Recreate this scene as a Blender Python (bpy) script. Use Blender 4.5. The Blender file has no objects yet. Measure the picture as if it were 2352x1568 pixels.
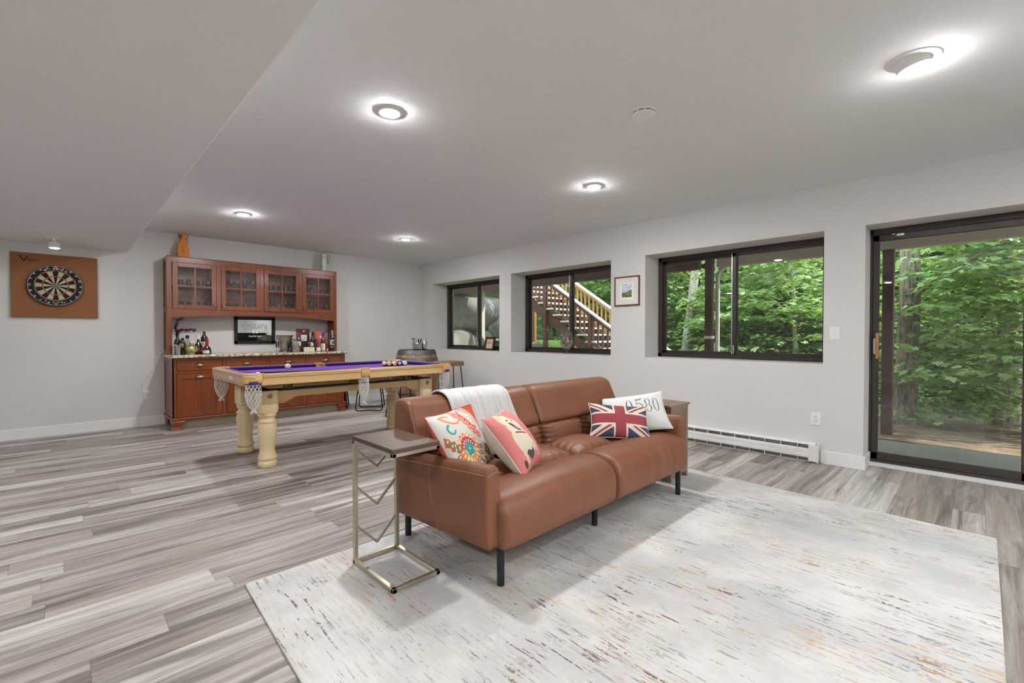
import bpy, bmesh, math, random
import numpy as np
from mathutils import Vector, Matrix
PI = math.pi
SC = bpy.context.scene
COL = SC.collection
rnd = random.Random(7)

# ------------------------------------------------------------------ camera, world, sun, exposure
YAW, PITCH, ROLL, FPX, CAMZ = math.radians(44.509), math.radians(-0.850), math.radians(-0.006), 1047.7, 1.14
cam_d = bpy.data.cameras.new('camera')
cam_d.sensor_fit = 'HORIZONTAL'
cam_d.sensor_width = 36.0
cam_d.lens = 36.0 * FPX / 2352.0
cam_d.clip_start = 0.05
cam_d.clip_end = 200
cam = bpy.data.objects.new('camera', cam_d)
COL.objects.link(cam)
fw = Vector((math.sin(YAW) * math.cos(PITCH), math.cos(YAW) * math.cos(PITCH), math.sin(PITCH)))
rt = Vector((math.cos(YAW), -math.sin(YAW), 0))
up = rt.cross(fw)
rt2 = rt * math.cos(ROLL) + up * math.sin(ROLL)
up2 = up * math.cos(ROLL) - rt * math.sin(ROLL)
cam.matrix_world = Matrix(((rt2.x, up2.x, -fw.x, 0), (rt2.y, up2.y, -fw.y, 0), (rt2.z, up2.z, -fw.z, CAMZ), (0, 0, 0, 1)))
SC.camera = cam

world = bpy.data.worlds.new('sky')
SC.world = world
world.use_nodes = True
wn = world.node_tree
bgn = wn.nodes['Background']
tc = wn.nodes.new('ShaderNodeTexCoord')
sep = wn.nodes.new('ShaderNodeSeparateXYZ')
rmp = wn.nodes.new('ShaderNodeValToRGB')
rmp.color_ramp.elements[0].position = 0.0
rmp.color_ramp.elements[0].color = (0.55, 0.60, 0.60, 1)
rmp.color_ramp.elements[1].position = 0.6
rmp.color_ramp.elements[1].color = (0.78, 0.88, 1.0, 1)
wn.links.new(tc.outputs['Generated'], sep.inputs[0])
wn.links.new(sep.outputs['Z'], rmp.inputs[0])
wn.links.new(rmp.outputs[0], bgn.inputs['Color'])
bgn.inputs['Strength'].default_value = 2.3

sun_d = bpy.data.lights.new('sun', 'SUN')
sun_d.energy = 4.5
sun_d.angle = math.radians(1.5)
sun_d.color = (1.0, 0.95, 0.86)
sun = bpy.data.objects.new('sun', sun_d)
COL.objects.link(sun)
sun.rotation_euler = Vector((0.42, -0.42, 0.80)).to_track_quat('Z', 'Y').to_euler()

LAMP_W = 430.0       # radiance of the downlight lenses
def fill_uplight(x, y, z, w):  # added unseen uplight, brightens the ceiling and the room by bounce
    d = bpy.data.lights.new('torchiere_bulb', 'SPOT'); d.energy = w; d.spot_size = math.radians(150); d.spot_blend = .6; d.shadow_soft_size = .12; d.color = (.955, .98, 1.0)
    o = bpy.data.objects.new('torchiere_bulb', d); COL.objects.link(o); o.location = (x, y, z); o.rotation_euler = (PI, 0, 0)
FILL_XY = [(-.9, -1.3), (2.6, -1.9)]
for tx_, ty_ in FILL_XY: fill_uplight(tx_, ty_, 1.83, 300.0)
SC.view_settings.view_transform = 'Standard'
SC.view_settings.look = 'None'
SC.view_settings.exposure = 0.95
SC.view_settings.gamma = 1.0
SC.view_settings.use_curve_mapping = False
cy = SC.cycles
cy.max_bounces = 8
cy.diffuse_bounces = 4
cy.glossy_bounces = 3
cy.transmission_bounces = 4
cy.transparent_max_bounces = 14
cy.caustics_reflective = False
cy.caustics_refractive = False
cy.sample_clamp_indirect = 6.0
cy.use_denoising = True
try:
    cy.denoiser = 'OPENIMAGEDENOISE'
except Exception:
    pass

# ------------------------------------------------------------------ helpers
def lin(h, k=1.0):
    h = h.lstrip('#')
    o = []
    for i in (0, 2, 4):
        c = int(h[i:i + 2], 16) / 255.0
        o.append((c / 12.92 if c <= 0.04045 else ((c + 0.055) / 1.055) ** 2.4) * k)
    return tuple(o)

class N:
    """tiny node-tree writer"""
    def __init__(s, name):
        s.m = bpy.data.materials.new(name)
        s.m.use_nodes = True
        s.t = s.m.node_tree
        s.b = s.t.nodes['Principled BSDF']
        s.out = s.t.nodes['Material Output']
        s.L = s.t.links
    def n(s, typ, **kw):
        x = s.t.nodes.new(typ)
        for k, v in kw.items():
            setattr(x, k, v)
        return x
    def put(s, sock, v):
        if isinstance(v, bpy.types.NodeSocket):
            s.L.new(v, sock)
        elif isinstance(v, tuple) and len(v) == 3 and sock.type == 'RGBA':
            sock.default_value = (*v, 1)
        else:
            sock.default_value = v
    def math(s, op, a, b=0.0, c=None):
        x = s.n('ShaderNodeMath', operation=op)
        s.put(x.inputs[0], a); s.put(x.inputs[1], b)
        if c is not None: s.put(x.inputs[2], c)
        return x.outputs[0]
    def mix(s, f, a, b, mode='MIX'):
        x = s.n('ShaderNodeMix', data_type='RGBA', blend_type=mode)
        s.put(x.inputs['Factor'], f)
        s.put(x.inputs[6], a); s.put(x.inputs[7], b)
        return x.outputs[2]
    def pos(s, kind='Object'):
        return s.n('ShaderNodeTexCoord').outputs[kind]
    def mapp(s, v, scale=(1, 1, 1), rot=(0, 0, 0), loc=(0, 0, 0)):
        x = s.n('ShaderNodeMapping')
        s.L.new(v, x.inputs[0])
        x.inputs['Scale'].default_value = scale
        x.inputs['Rotation'].default_value = rot
        x.inputs['Location'].default_value = loc
        return x.outputs[0]
    def noise(s, v, scale=5, detail=3, rough=.5, dist=0.0, dim='3D'):
        x = s.n('ShaderNodeTexNoise', noise_dimensions=dim)
        s.L.new(v, x.inputs['Vector'])
        s.put(x.inputs['Scale'], scale); s.put(x.inputs['Detail'], detail)
        s.put(x.inputs['Roughness'], rough); s.put(x.inputs['Distortion'], dist)
        return x.outputs['Fac']
    def ramp(s, f, *stops, interp='LINEAR'):
        x = s.n('ShaderNodeValToRGB')
        s.put(x.inputs[0], f)
        e = x.color_ramp.elements
        x.color_ramp.interpolation = interp
        while len(e) < len(stops): e.new(0.5)
        for i, (p, c) in enumerate(stops):
            e[i].position = p
            e[i].color = (*c, 1) if isinstance(c, tuple) else (c, c, c, 1)
        return x.outputs[0]
    def bump(s, h, strength=.2, dist=.01):
        x = s.n('ShaderNodeBump')
        s.put(x.inputs['Height'], h)
        x.inputs['Strength'].default_value = strength
        x.inputs['Distance'].default_value = dist
        s.L.new(x.outputs[0], s.b.inputs['Normal'])
    def set(s, **kw):
        for k, v in kw.items():
            s.put(s.b.inputs[k.replace('_', ' ')], v)
        return s.m

def plain(name, col, rough=.5, metal=0.0, var=0.06, scale=12.0, bump=0.0, bscale=60.0, coat=0.0, spec=None):
    if isinstance(col, str): col = lin(col)
    s = N(name)
    p = s.pos()
    f = s.noise(p, scale, 3)
    a = tuple(max(0, c * (1 - var)) for c in col); b = tuple(min(1, c * (1 + var)) for c in col)
    c = s.mix(f, a, b)
    s.set(Base_Color=c, Roughness=rough, Metallic=metal)
    if coat: s.set(Coat_Weight=coat, Coat_Roughness=.15)
    if spec is not None: s.set(Specular_IOR_Level=spec)
    if bump: s.bump(s.noise(p, bscale, 3), bump, .004)
    return s.m

def wood(name, c1, c2, axis='X', rough=.4, fine=60.0, stretch=14.0, coat=0.0, c3=None):
    if isinstance(c1, str): c1 = lin(c1)
    if isinstance(c2, str): c2 = lin(c2)
    s = N(name)
    sc = {'X': (1 / stretch, 1, 1), 'Y': (1, 1 / stretch, 1), 'Z': (1, 1, 1 / stretch)}[axis]
    p = s.mapp(s.pos(), scale=sc)
    f = s.noise(p, fine, 4, .6, .4)
    g = s.noise(p, fine / 7, 2, .5, 1.2)
    c = s.mix(f, c1, c2)
    if c3 is None: c3 = tuple(x * .72 for x in c1)
    elif isinstance(c3, str): c3 = lin(c3)
    c = s.mix(s.ramp(g, (.45, 0.0), (.75, .55)), c, c3)
    s.set(Base_Color=c, Roughness=rough)
    if coat: s.set(Coat_Weight=coat, Coat_Roughness=.12)
    s.bump(f, .06, .002)
    return s.m

def glassy(name, tint=(1, 1, 1), rough=.02, ior=1.45, extra=0.0, bump=None):
    """thin glass: straight-through transparency under a fresnel reflection"""
    s = N(name)
    s.t.nodes.remove(s.b)
    tr = s.n('ShaderNodeBsdfTransparent'); tr.inputs[0].default_value = (*tint, 1)
    gl = s.n('ShaderNodeBsdfAnisotropic'); gl.inputs['Roughness'].default_value = rough
    fr = s.n('ShaderNodeLayerWeight'); fr.inputs[0].default_value = .5
    r0 = ((ior - 1) / (ior + 1)) ** 2
    f = s.math('MULTIPLY_ADD', s.math('POWER', fr.outputs['Facing'], 5.0), 1 - r0, r0 + extra)
    f = s.math('MINIMUM', f, 1.0)
    mx = s.n('ShaderNodeMixShader')
    s.L.new(f, mx.inputs[0]); s.L.new(tr.outputs[0], mx.inputs[1]); s.L.new(gl.outputs[0], mx.inputs[2])
    s.L.new(mx.outputs[0], s.out.inputs[0])
    if bump:
        p = s.pos()
        x = s.n('ShaderNodeBump'); s.L.new(s.noise(p, bump[0], 2, .5, .5), x.inputs['Height'])
        x.inputs['Strength'].default_value = bump[1]; x.inputs['Distance'].default_value = .02
        s.L.new(x.outputs[0], gl.inputs['Normal'])
        s.L.new(x.outputs[0], fr.inputs['Normal'])
    return s.m

def emis(name, col, strength):
    s = N(name)
    e = s.n('ShaderNodeEmission'); e.inputs[0].default_value = (*col, 1); e.inputs[1].default_value = strength
    s.L.new(e.outputs[0], s.out.inputs[0])
    return s.m

def painted(name, rough=.7, coat=0.0, bump=0.0, bscale=400.0):
    """colour comes from the mesh's own print (a colour attribute)"""
    s = N(name)
    a = s.n('ShaderNodeAttribute', attribute_name='Print')
    s.set(Base_Color=a.outputs['Color'], Roughness=rough)
    if coat: s.set(Coat_Weight=coat)
    if bump: s.bump(s.noise(s.pos(), bscale, 2), bump, .002)
    return s.m

# ---- mesh builder
class MB:
    def __init__(s):
        s.v = []; s.f = []; s.col = []; s.fm = []
        s.mi = 0
    def add(s, vs, fs):
        o = len(s.v)
        s.v += [tuple(v) for v in vs]
        s.f += [tuple(i + o for i in f) for f in fs]
        s.fm += [s.mi] * len(fs)
        return s
    def box(s, a, b, bev=0.0, seg=1):
        x0, y0, z0 = [min(a[i], b[i]) for i in range(3)]
        x1, y1, z1 = [max(a[i], b[i]) for i in range(3)]
        if bev <= 0:
            return s.add([(x0, y0, z0), (x1, y0, z0), (x1, y1, z0), (x0, y1, z0), (x0, y0, z1), (x1, y0, z1), (x1, y1, z1), (x0, y1, z1)],
                         [(0, 3, 2, 1), (4, 5, 6, 7), (0, 1, 5, 4), (1, 2, 6, 5), (2, 3, 7, 6), (3, 0, 4, 7)])
        bm = bmesh.new()
        bmesh.ops.create_cube(bm, size=1.0)
        for v in bm.verts:
            v.co = Vector(((x0 + x1) / 2 + v.co.x * (x1 - x0), (y0 + y1) / 2 + v.co.y * (y1 - y0), (z0 + z1) / 2 + v.co.z * (z1 - z0)))
        m = min(x1 - x0, y1 - y0, z1 - z0) * .49
        bmesh.ops.bevel(bm, geom=list(bm.edges), offset=min(bev, m), segments=seg, profile=.5, affect='EDGES')
        return s.bm(bm)
    def bm(s, bm):
        bm.verts.index_update()
        s.add([v.co[:] for v in bm.verts], [[v.index for v in f.verts] for f in bm.faces])
        bm.free()
        return s
    def obox(s, c, ax, ay, az, hx, hy, hz):
        c = Vector(c); ax, ay, az = Vector(ax) * hx, Vector(ay) * hy, Vector(az) * hz
        vs = [c + i * ax + j * ay + k * az for k in (-1, 1) for j in (-1, 1) for i in (-1, 1)]
        return s.add(vs, [(0, 2, 3, 1), (4, 5, 7, 6), (0, 1, 5, 4), (1, 3, 7, 5), (3, 2, 6, 7), (2, 0, 4, 6)])
    def bar(s, p, q, w, h=None, upv=(0, 0, 1)):
        h = h or w
        p, q = Vector(p), Vector(q); d = (q - p); L = d.length; d.normalize()
        u = Vector(upv)
        if abs(d.dot(u)) > .98: u = Vector((0, 1, 0))
        x = d.cross(u).normalized(); z = x.cross(d).normalized()
        return s.obox((p + q) / 2, d, x, z, L / 2, w / 2, h / 2)
    def tube(s, pts, r, seg=8, closed=False, caps=True):
        P = [Vector(p) for p in pts]; n = len(P)
        R = r if isinstance(r, (list, tuple)) else [r] * n
        prev = None; rings = []
        for i in range(n):
            a = P[(i - 1) % n] if (closed or i > 0) else P[i]
            b = P[(i + 1) % n] if (closed or i < n - 1) else P[i]
            t = (b - a)
            t = t.normalized() if t.length > 1e-9 else Vector((0, 0, 1))
            if prev is None:
                u = Vector((0, 0, 1)) if abs(t.z) < .9 else Vector((1, 0, 0))
                u = (u - t * u.dot(t)).normalized()
            else:
                u = (prev - t * prev.dot(t))
                u = u.normalized() if u.length > 1e-6 else prev
            prev = u; w = t.cross(u)
            rings.append([P[i] + (u * math.cos(2 * PI * k / seg) + w * math.sin(2 * PI * k / seg)) * R[i] for k in range(seg)])
        vs = [v for r_ in rings for v in r_]; fs = []
        m = n if closed else n - 1
        for i in range(m):
            j = (i + 1) % n
            for k in range(seg):
                l = (k + 1) % seg
                fs.append((i * seg + k, i * seg + l, j * seg + l, j * seg + k))
        if not closed and caps:
            fs.append(tuple(reversed(range(seg)))); fs.append(tuple((n - 1) * seg + k for k in range(seg)))
        return s.add(vs, fs)
    def lathe(s, prof, seg=24, c=(0, 0, 0), axis='Z', cap=True):
        vs = []; fs = []
        for r, z in prof:
            for k in range(seg):
                a = 2 * PI * k / seg
                x, y = r * math.cos(a), r * math.sin(a)
                vs.append({'Z': (c[0] + x, c[1] + y, c[2] + z), 'Y': (c[0] + x, c[1] - z, c[2] + y), 'X': (c[0] + z, c[1] + x, c[2] + y)}[axis])
        n = len(prof)
        for i in range(n - 1):
            for k in range(seg):
                l = (k + 1) % seg
                fs.append((i * seg + k, i * seg + l, (i + 1) * seg + l, (i + 1) * seg + k))
        if cap:
            if prof[0][0] > 1e-5: fs.append(tuple(reversed(range(seg))))
            if prof[-1][0] > 1e-5: fs.append(tuple((n - 1) * seg + k for k in range(seg)))
        return s.add(vs, fs)
    def prism(s, poly, t0, t1, axis='Y'):
        """poly in the two other axes; extruded from t0 to t1"""
        n = len(poly)
        def P(u, v, t): return {'Y': (u, t, v), 'X': (t, u, v), 'Z': (u, v, t)}[axis]
        vs = [P(u, v, t0) for u, v in poly] + [P(u, v, t1) for u, v in poly]
        fs = [tuple(range(n)), tuple(reversed(range(n, 2 * n)))]
        for i in range(n):
            j = (i + 1) % n
            fs.append((i, i + n, j + n, j))
        return s.add(vs, fs)
    def grid(s, fn, nu, nv, closeu=False):
        vs = [fn(i / nu, j / nv) for j in range(nv + 1) for i in range(nu + (0 if closeu else 1))]
        w = nu + (0 if closeu else 1)
        fs = []
        for j in range(nv):
            for i in range(nu):
                k = (i + 1) % w
                fs.append((j * w + i, j * w + k, (j + 1) * w + k, (j + 1) * w + i))
        return s.add(vs, fs)
    def ball(s, c, r, seg=16, ring=10, sz=1.0):
        prof = [(max(1e-6, r * math.sin(PI * i / ring)), -r * math.cos(PI * i / ring) * sz) for i in range(ring + 1)]
        return s.lathe(prof, seg, c, cap=False)
    def build(s, name, mat, parent=None, smooth=True, angle=40, org=None, colors=None, fix=True, edge=None):
        me = bpy.data.meshes.new(name)
        o = org if org is not None else (tuple(parent['_o']) if parent is not None and '_o' in parent else (0, 0, 0))
        me.from_pydata([(v[0] - o[0], v[1] - o[1], v[2] - o[2]) for v in s.v], [], s.f)
        mats = mat if isinstance(mat, (list, tuple)) else [mat]
        for m in mats: me.materials.append(m)
        if len(mats) > 1: me.polygons.foreach_set('material_index', s.fm)
        if colors is not None:
            ca = me.color_attributes.new('Print', 'FLOAT_COLOR', 'POINT')
            arr = np.ones((len(s.v), 4), np.float32); arr[:, :3] = colors
            ca.data.foreach_set('color', arr.ravel())
        if fix:
            bm = bmesh.new(); bm.from_mesh(me)
            bmesh.ops.recalc_face_normals(bm, faces=list(bm.faces))
            bm.to_mesh(me); bm.free()
        if smooth:
            me.polygons.foreach_set('use_smooth', [True] * len(me.polygons))
            if angle < 180:
                me.set_sharp_from_angle(angle=math.radians(angle))
        me.update()
        ob = bpy.data.objects.new(name, me)
        COL.objects.link(ob)
        if parent is not None: ob.parent = parent
        if org is not None and parent is None: ob.location = org
        if edge:
            mod = ob.modifiers.new('soften', 'BEVEL'); mod.width = edge; mod.segments = 2; mod.limit_method = 'ANGLE'; mod.angle_limit = math.radians(50)
        return ob

def thing(name, label, cat, loc=(0, 0, 0), group=None):
    """an Empty at the thing's base that parents its parts; parts are given in world coordinates"""
    o = bpy.data.objects.new(name, None)
    COL.objects.link(o)
    o.empty_display_size = .05
    o.location = loc
    o['_o'] = tuple(float(c) for c in loc)
    o['label'] = label; o['category'] = cat
    if group: o['group'] = group
    return o
def tag(o, label, cat, group=None, kind=None):
    o['label'] = label; o['category'] = cat
    if group: o['group'] = group
    if kind: o['kind'] = kind
    return o
def struct(o, label=None):
    o['kind'] = 'structure'
    if label: o['label'] = label
    return o
def sroot(name, loc=(0, 0, 0)):
    o = bpy.data.objects.new(name, None); COL.objects.link(o); o.location = loc
    o['_o'] = tuple(float(c) for c in loc); o['kind'] = 'structure'
    return o
def dup(root, loc, rotz=None, label=None):
    r = root.copy(); COL.objects.link(r); r.location = loc
    if rotz is not None: r.rotation_euler = (0, 0, rotz)
    if label: r['label'] = label
    for ch in list(root.children):
        c = ch.copy(); COL.objects.link(c); c.parent = r
        for g in list(ch.children):
            d = g.copy(); COL.objects.link(d); d.parent = c
    return r

# ---- printing: colours painted on a small canvas, then carried by the mesh's vertices
class Canvas:
    def __init__(s, w, h, col):
        s.w, s.h = w, h
        s.a = np.zeros((h, w, 3), np.float32); s.a[:] = lin(col) if isinstance(col, str) else col
        s.Y, s.X = np.mgrid[0:h, 0:w].astype(np.float32)
        s.X = (s.X + .5) / w; s.Y = (s.Y + .5) / h          # 0..1, Y up
        s.asp = w / h
    def c(s, col): return lin(col) if isinstance(col, str) else col
    def poly(s, pts, col):
        m = np.zeros((s.h, s.w), bool)
        n = len(pts)
        for i in range(n):
            x0, y0 = pts[i]; x1, y1 = pts[(i + 1) % n]
            if y0 == y1: continue
            cond = ((s.Y >= min(y0, y1)) & (s.Y < max(y0, y1)))
            xi = x0 + (s.Y - y0) * (x1 - x0) / (y1 - y0)
            m ^= cond & (s.X < xi)
        s.a[m] = s.c(col)
    def ell(s, cx, cy, rx, ry, col, rot=0.0, inner=0.0):
        dx, dy = (s.X - cx) * s.asp, s.Y - cy
        cr, sr = math.cos(rot), math.sin(rot)
        u, v = (dx * cr + dy * sr) / rx, (-dx * sr + dy * cr) / ry
        d = u * u + v * v
        s.a[(d <= 1) & (d >= inner * inner)] = s.c(col)
    def line(s, pts, w, col, w1=None):
        k = len(pts) - 1
        for i in range(k):
            ww = w if w1 is None else w + (w1 - w) * i / max(1, k - 1)
            x0, y0 = pts[i][0] * s.asp, pts[i][1]; x1, y1 = pts[i + 1][0] * s.asp, pts[i + 1][1]
            px, py = s.X * s.asp, s.Y
            dx, dy = x1 - x0, y1 - y0; L = dx * dx + dy * dy + 1e-12
            t = np.clip(((px - x0) * dx + (py - y0) * dy) / L, 0, 1)
            s.a[(px - x0 - t * dx) ** 2 + (py - y0 - t * dy) ** 2 <= ww * ww / 4] = s.c(col)
    def rect(s, x0, y0, x1, y1, col):
        s.a[(s.X >= x0) & (s.X <= x1) & (s.Y >= y0) & (s.Y <= y1)] = s.c(col)
    def text(s, txt, cx, cy, hgt, col, rot=0.0, width=None, shear=0.0):
        for tri in text_tris(txt, shear):
            pass
        T, (w, h) = text_tris(txt, shear), text_size(txt, shear)
        k = hgt / h; kx = k if width is None else width * s.asp / w
        cr, sr = math.cos(rot), math.sin(rot)
        for tri in T:
            P = []
            for x, y in tri:
                x, y = (x - w / 2) * kx, (y - h / 2) * k
                P.append((cx + (x * cr - y * sr) / s.asp, cy + x * sr + y * cr))
            s.tri(P, col)
    def tri(s, P, col):
        xs = [p[0] for p in P]; ys = [p[1] for p in P]
        i0, i1 = max(0, int(min(xs) * s.w) - 1), min(s.w, int(max(xs) * s.w) + 2)
        j0, j1 = max(0, int(min(ys) * s.h) - 1), min(s.h, int(max(ys) * s.h) + 2)
        if i1 <= i0 or j1 <= j0: return
        X, Y = s.X[j0:j1, i0:i1], s.Y[j0:j1, i0:i1]
        d = [(P[(k + 1) % 3][0] - P[k][0]) * (Y - P[k][1]) - (P[(k + 1) % 3][1] - P[k][1]) * (X - P[k][0]) for k in range(3)]
        m = ((d[0] >= 0) & (d[1] >= 0) & (d[2] >= 0)) | ((d[0] <= 0) & (d[1] <= 0) & (d[2] <= 0))
        s.a[j0:j1, i0:i1][m] = s.c(col)
    def at(s, u, v):
        return s.a[min(s.h - 1, max(0, int(v * s.h))), min(s.w - 1, max(0, int(u * s.w)))]
    def sheet(s, fn, nu=None, nv=None):
        """(vertices, colours) of a grid laid by fn(u,v) carrying this print"""
        nu = nu or s.w; nv = nv or s.h
        b = MB(); b.grid(fn, nu, nv)
        cols = np.array([s.at(i / nu, j / nv) for j in range(nv + 1) for i in range(nu + 1)], np.float32)
        return b, cols
_TX = {}
def text_tris(txt, shear=0.0):
    k = (txt, shear)
    if k not in _TX:
        cu = bpy.data.curves.new('t', 'FONT'); cu.body = txt; cu.shear = shear
        ob = bpy.data.objects.new('t', cu); COL.objects.link(ob)
        bpy.context.view_layer.update()
        dg = bpy.context.evaluated_depsgraph_get()
        me = bpy.data.meshes.new_from_object(ob.evaluated_get(dg))
        me.calc_loop_triangles()
        vs = [v.co for v in me.vertices]
        x0 = min(v.x for v in vs); x1 = max(v.x for v in vs); y0 = min(v.y for v in vs); y1 = max(v.y for v in vs)
        _TX[k] = ([[(vs[i].x - x0, vs[i].y - y0) for i in t.vertices] for t in me.loop_triangles], (x1 - x0, y1 - y0))
        bpy.data.objects.remove(ob); bpy.data.curves.remove(cu); bpy.data.meshes.remove(me)
    return _TX[k][0]
def text_size(txt, shear=0.0):
    text_tris(txt, shear); return _TX[(txt, shear)][1]
def text_mb(b, txt, fn, hgt, width=None, shear=0.0):
    """adds flat letter triangles to builder b; fn(x,y) -> point, x,y centred in metres"""
    T, (w, h) = text_tris(txt, shear), text_size(txt, shear)
    k = hgt / h; kx = k if width is None else width / w
    for tri in T:
        b.add([fn((x - w / 2) * kx, (y - h / 2) * k) for x, y in tri], [(0, 1, 2)])
def lerp(a, b, t): return a + (b - a) * t
def arc(cx, cy, r, a0, a1, n=16): return [(cx + r * math.cos(math.radians(lerp(a0, a1, i / n))), cy + r * math.sin(math.radians(lerp(a0, a1, i / n)))) for i in range(n + 1)]
def smooth01(t): t = max(0, min(1, t)); return t * t * (3 - 2 * t)
# ------------------------------------------------------------------ room
XW, YB, HC, XO = 4.782, 7.284, 2.445, 5.25
YF, XL = -4.2, -3.6
M = {}
M['wall'] = plain('wall_paint', '#dcdad7', .75, var=.012, scale=3, bump=.05, bscale=220)
M['ceil'] = plain('ceiling_paint', '#eceded', .85, var=.008, scale=3, bump=.04, bscale=160)
M['trim'] = plain('trim_paint', '#eff0f0', .4, var=.01)
M['white'] = plain('white_plastic', '#f0f0ee', .35, var=.01)
M['whitemetal'] = plain('white_enamel', '#ececea', .3, var=.01)
M['dark'] = plain('dark_slot', '#101010', .6)
M['bronze'] = plain('bronze_aluminium', '#3d3634', .38, .35, var=.10, scale=5)
M['black'] = plain('black_metal', '#141414', .45, .3)
M['steel'] = plain('steel', '#c9c9c8', .22, 1.0)
M['alu'] = plain('bare_aluminium', '#b9bbbd', .3, .9)
M['pane'] = glassy('window_glass', (.97, .985, .975), .003, 1.5, .012)

def floor_material():
    s = N('vinyl_planks')
    p = s.pos()
    sp = s.n('ShaderNodeSeparateXYZ'); s.L.new(p, sp.inputs[0])
    x, y = sp.outputs[0], sp.outputs[1]
    yr = s.math('DIVIDE', s.math('SUBTRACT', y, .096), .148)
    row = s.math('FLOOR', yr); fy = s.math('SUBTRACT', yr, row)
    w1 = s.n('ShaderNodeTexWhiteNoise', noise_dimensions='1D'); s.L.new(row, w1.inputs['W'])
    xs = s.math('ADD', s.math('DIVIDE', x, 1.22), s.math('MULTIPLY', w1.outputs['Value'], 3.7))
    colm = s.math('FLOOR', xs); fx = s.math('SUBTRACT', xs, colm)
    cmb = s.n('ShaderNodeCombineXYZ'); s.L.new(row, cmb.inputs[0]); s.L.new(colm, cmb.inputs[1])
    w2 = s.n('ShaderNodeTexWhiteNoise', noise_dimensions='2D'); s.L.new(cmb.outputs[0], w2.inputs['Vector'])
    idv = w2.outputs['Value']
    sh = s.math('MULTIPLY', idv, 53.0)
    def coords(kx, ky, kz=0.0):
        c = s.n('ShaderNodeCombineXYZ')
        s.L.new(s.math('MULTIPLY_ADD', x, kx, sh), c.inputs[0]); s.L.new(s.math('MULTIPLY', y, ky), c.inputs[1])
        s.L.new(s.math('ADD', sh, kz), c.inputs[2])
        return c.outputs[0]
    tone = s.ramp(idv, (0.0, lin('#776a64')), (.25, lin('#958780')), (.5, lin('#aca099')), (.75, lin('#cdc6c0')), (1.0, lin('#e3dfda')))
    g1 = s.noise(coords(.9, 15.0), 1.6, 5, .62, .5)
    g2 = s.noise(coords(.55, 7.0, 9), 1.5, 3, .5, .8)
    g3 = s.noise(coords(9, 150, 3), 1.3, 3, .6)
    c = s.mix(s.ramp(g1, (.30, 0.0), (.68, 1.0)), s.mix(.55, tone, lin('#685a53')), s.mix(.42, tone, lin('#e2ddd7')))
    c = s.mix(s.math('MULTIPLY', s.ramp(g2, (.52, 0.0), (.66, 1.0)), .70), c, lin('#564a46'))
    c = s.mix(s.math('MULTIPLY', s.ramp(g2, (.30, 1.0), (.42, 0.0)), .35), c, lin('#b29e8c'))
    cr = s.noise(coords(1.6, 46.0, 5), 1.0, 4, .6, .7)
    c = s.mix(s.math('MULTIPLY', s.ramp(cr, (.63, 0.0), (.69, 1.0)), .7), c, lin('#4b413d'))
    c = s.mix(s.math('MULTIPLY', s.ramp(g3, (.42, 0.0), (.62, 1.0)), .16), c, lin('#4f4541'))
    e = s.math('LESS_THAN', s.math('MINIMUM', s.math('MULTIPLY', s.math('MINIMUM', fy, s.math('SUBTRACT', 1.0, fy)), .148),
               s.math('MULTIPLY', s.math('MINIMUM', fx, s.math('SUBTRACT', 1.0, fx)), 1.22)), .0011)
    c = s.mix(s.math('MULTIPLY', e, .45), c, lin('#4a413c'))
    s.set(Base_Color=c, Roughness=s.math('MULTIPLY_ADD', g1, .18, .36))
    s.bump(s.math('SUBTRACT', s.math('ADD', g1, s.math('MULTIPLY', g3, .3)), e), .12, .003)
    return s.m
M['floor'] = floor_material()

struct(MB().box((XL - .1, YF - .1, -.12), (XO, YB + .1, 0)).build('floor', M['floor'], smooth=False), 'grey-brown wood-look plank floor')
struct(MB().box((XL - .1, YF - .1, HC), (XO, YB + .1, HC + .1)).build('ceiling', M['ceil'], smooth=False), 'flat white ceiling')
struct(MB().box((XL, YF, 2.153), (.572, YB, HC + .02), .010, 2).build('soffit', M['ceil'], smooth=False), 'dropped ceiling section over the dartboard side')
struct(MB().box((XL - .1, YB, 0), (XO, YB + .12, HC)).build('wall_back', M['wall'], smooth=False))
struct(MB().box((XL - .12, YF, 0), (XL, YB, HC)).build('wall_left', M['wall'], smooth=False))
struct(MB().box((XL - .1, YF - .12, 0), (XO, YF, HC)).build('wall_front', M['wall'], smooth=False))
ZT, ZS = 2.053, .88
WIN = [(5.142, 6.905), (3.139, 4.887), (.946, 2.678)]
DOOR = (-1.40, .655)
w = MB()
ys = [YF, DOOR[0], DOOR[1], WIN[2][0], WIN[2][1], WIN[1][0], WIN[1][1], WIN[0][0], WIN[0][1], YB]
for a, b in [(ys[0], ys[1]), (ys[2], ys[3]), (ys[4], ys[5]), (ys[6], ys[7]), (ys[8], ys[9])]:
    w.box((XW, a, 0), (XO, b, HC))
for a, b in WIN:
    w.box((XW, a, 0), (XO, b, ZS)); w.box((XW, a, ZT), (XO, b, HC))
w.box((XW, DOOR[0], ZT), (XO, DOOR[1], HC))
struct(w.build('wall_right', M['wall'], smooth=False), 'long wall with three deep-set windows and a sliding door')

# baseboards
def baseboard(name, segs):
    b = MB()
    for p, q in segs: b.box(p, q, .004)
    return struct(b.build(name, M['trim'], smooth=False))
baseboard('baseboard_back', [((XL, YB - .016, 0), (.92, YB, .118)), ((3.03, YB - .016, 0), (XW, YB, .118))])
baseboard('baseboard_right', [((XW - .016, .655, 0), (XW, .955, .118)), ((XW - .016, .639, 0), (5.03, .655, .118)), ((XW - .016, 3.42, 0), (XW, YB, .118))])
baseboard('baseboard_left', [((XL, YF, 0), (XL + .016, YB, .118))])

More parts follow.
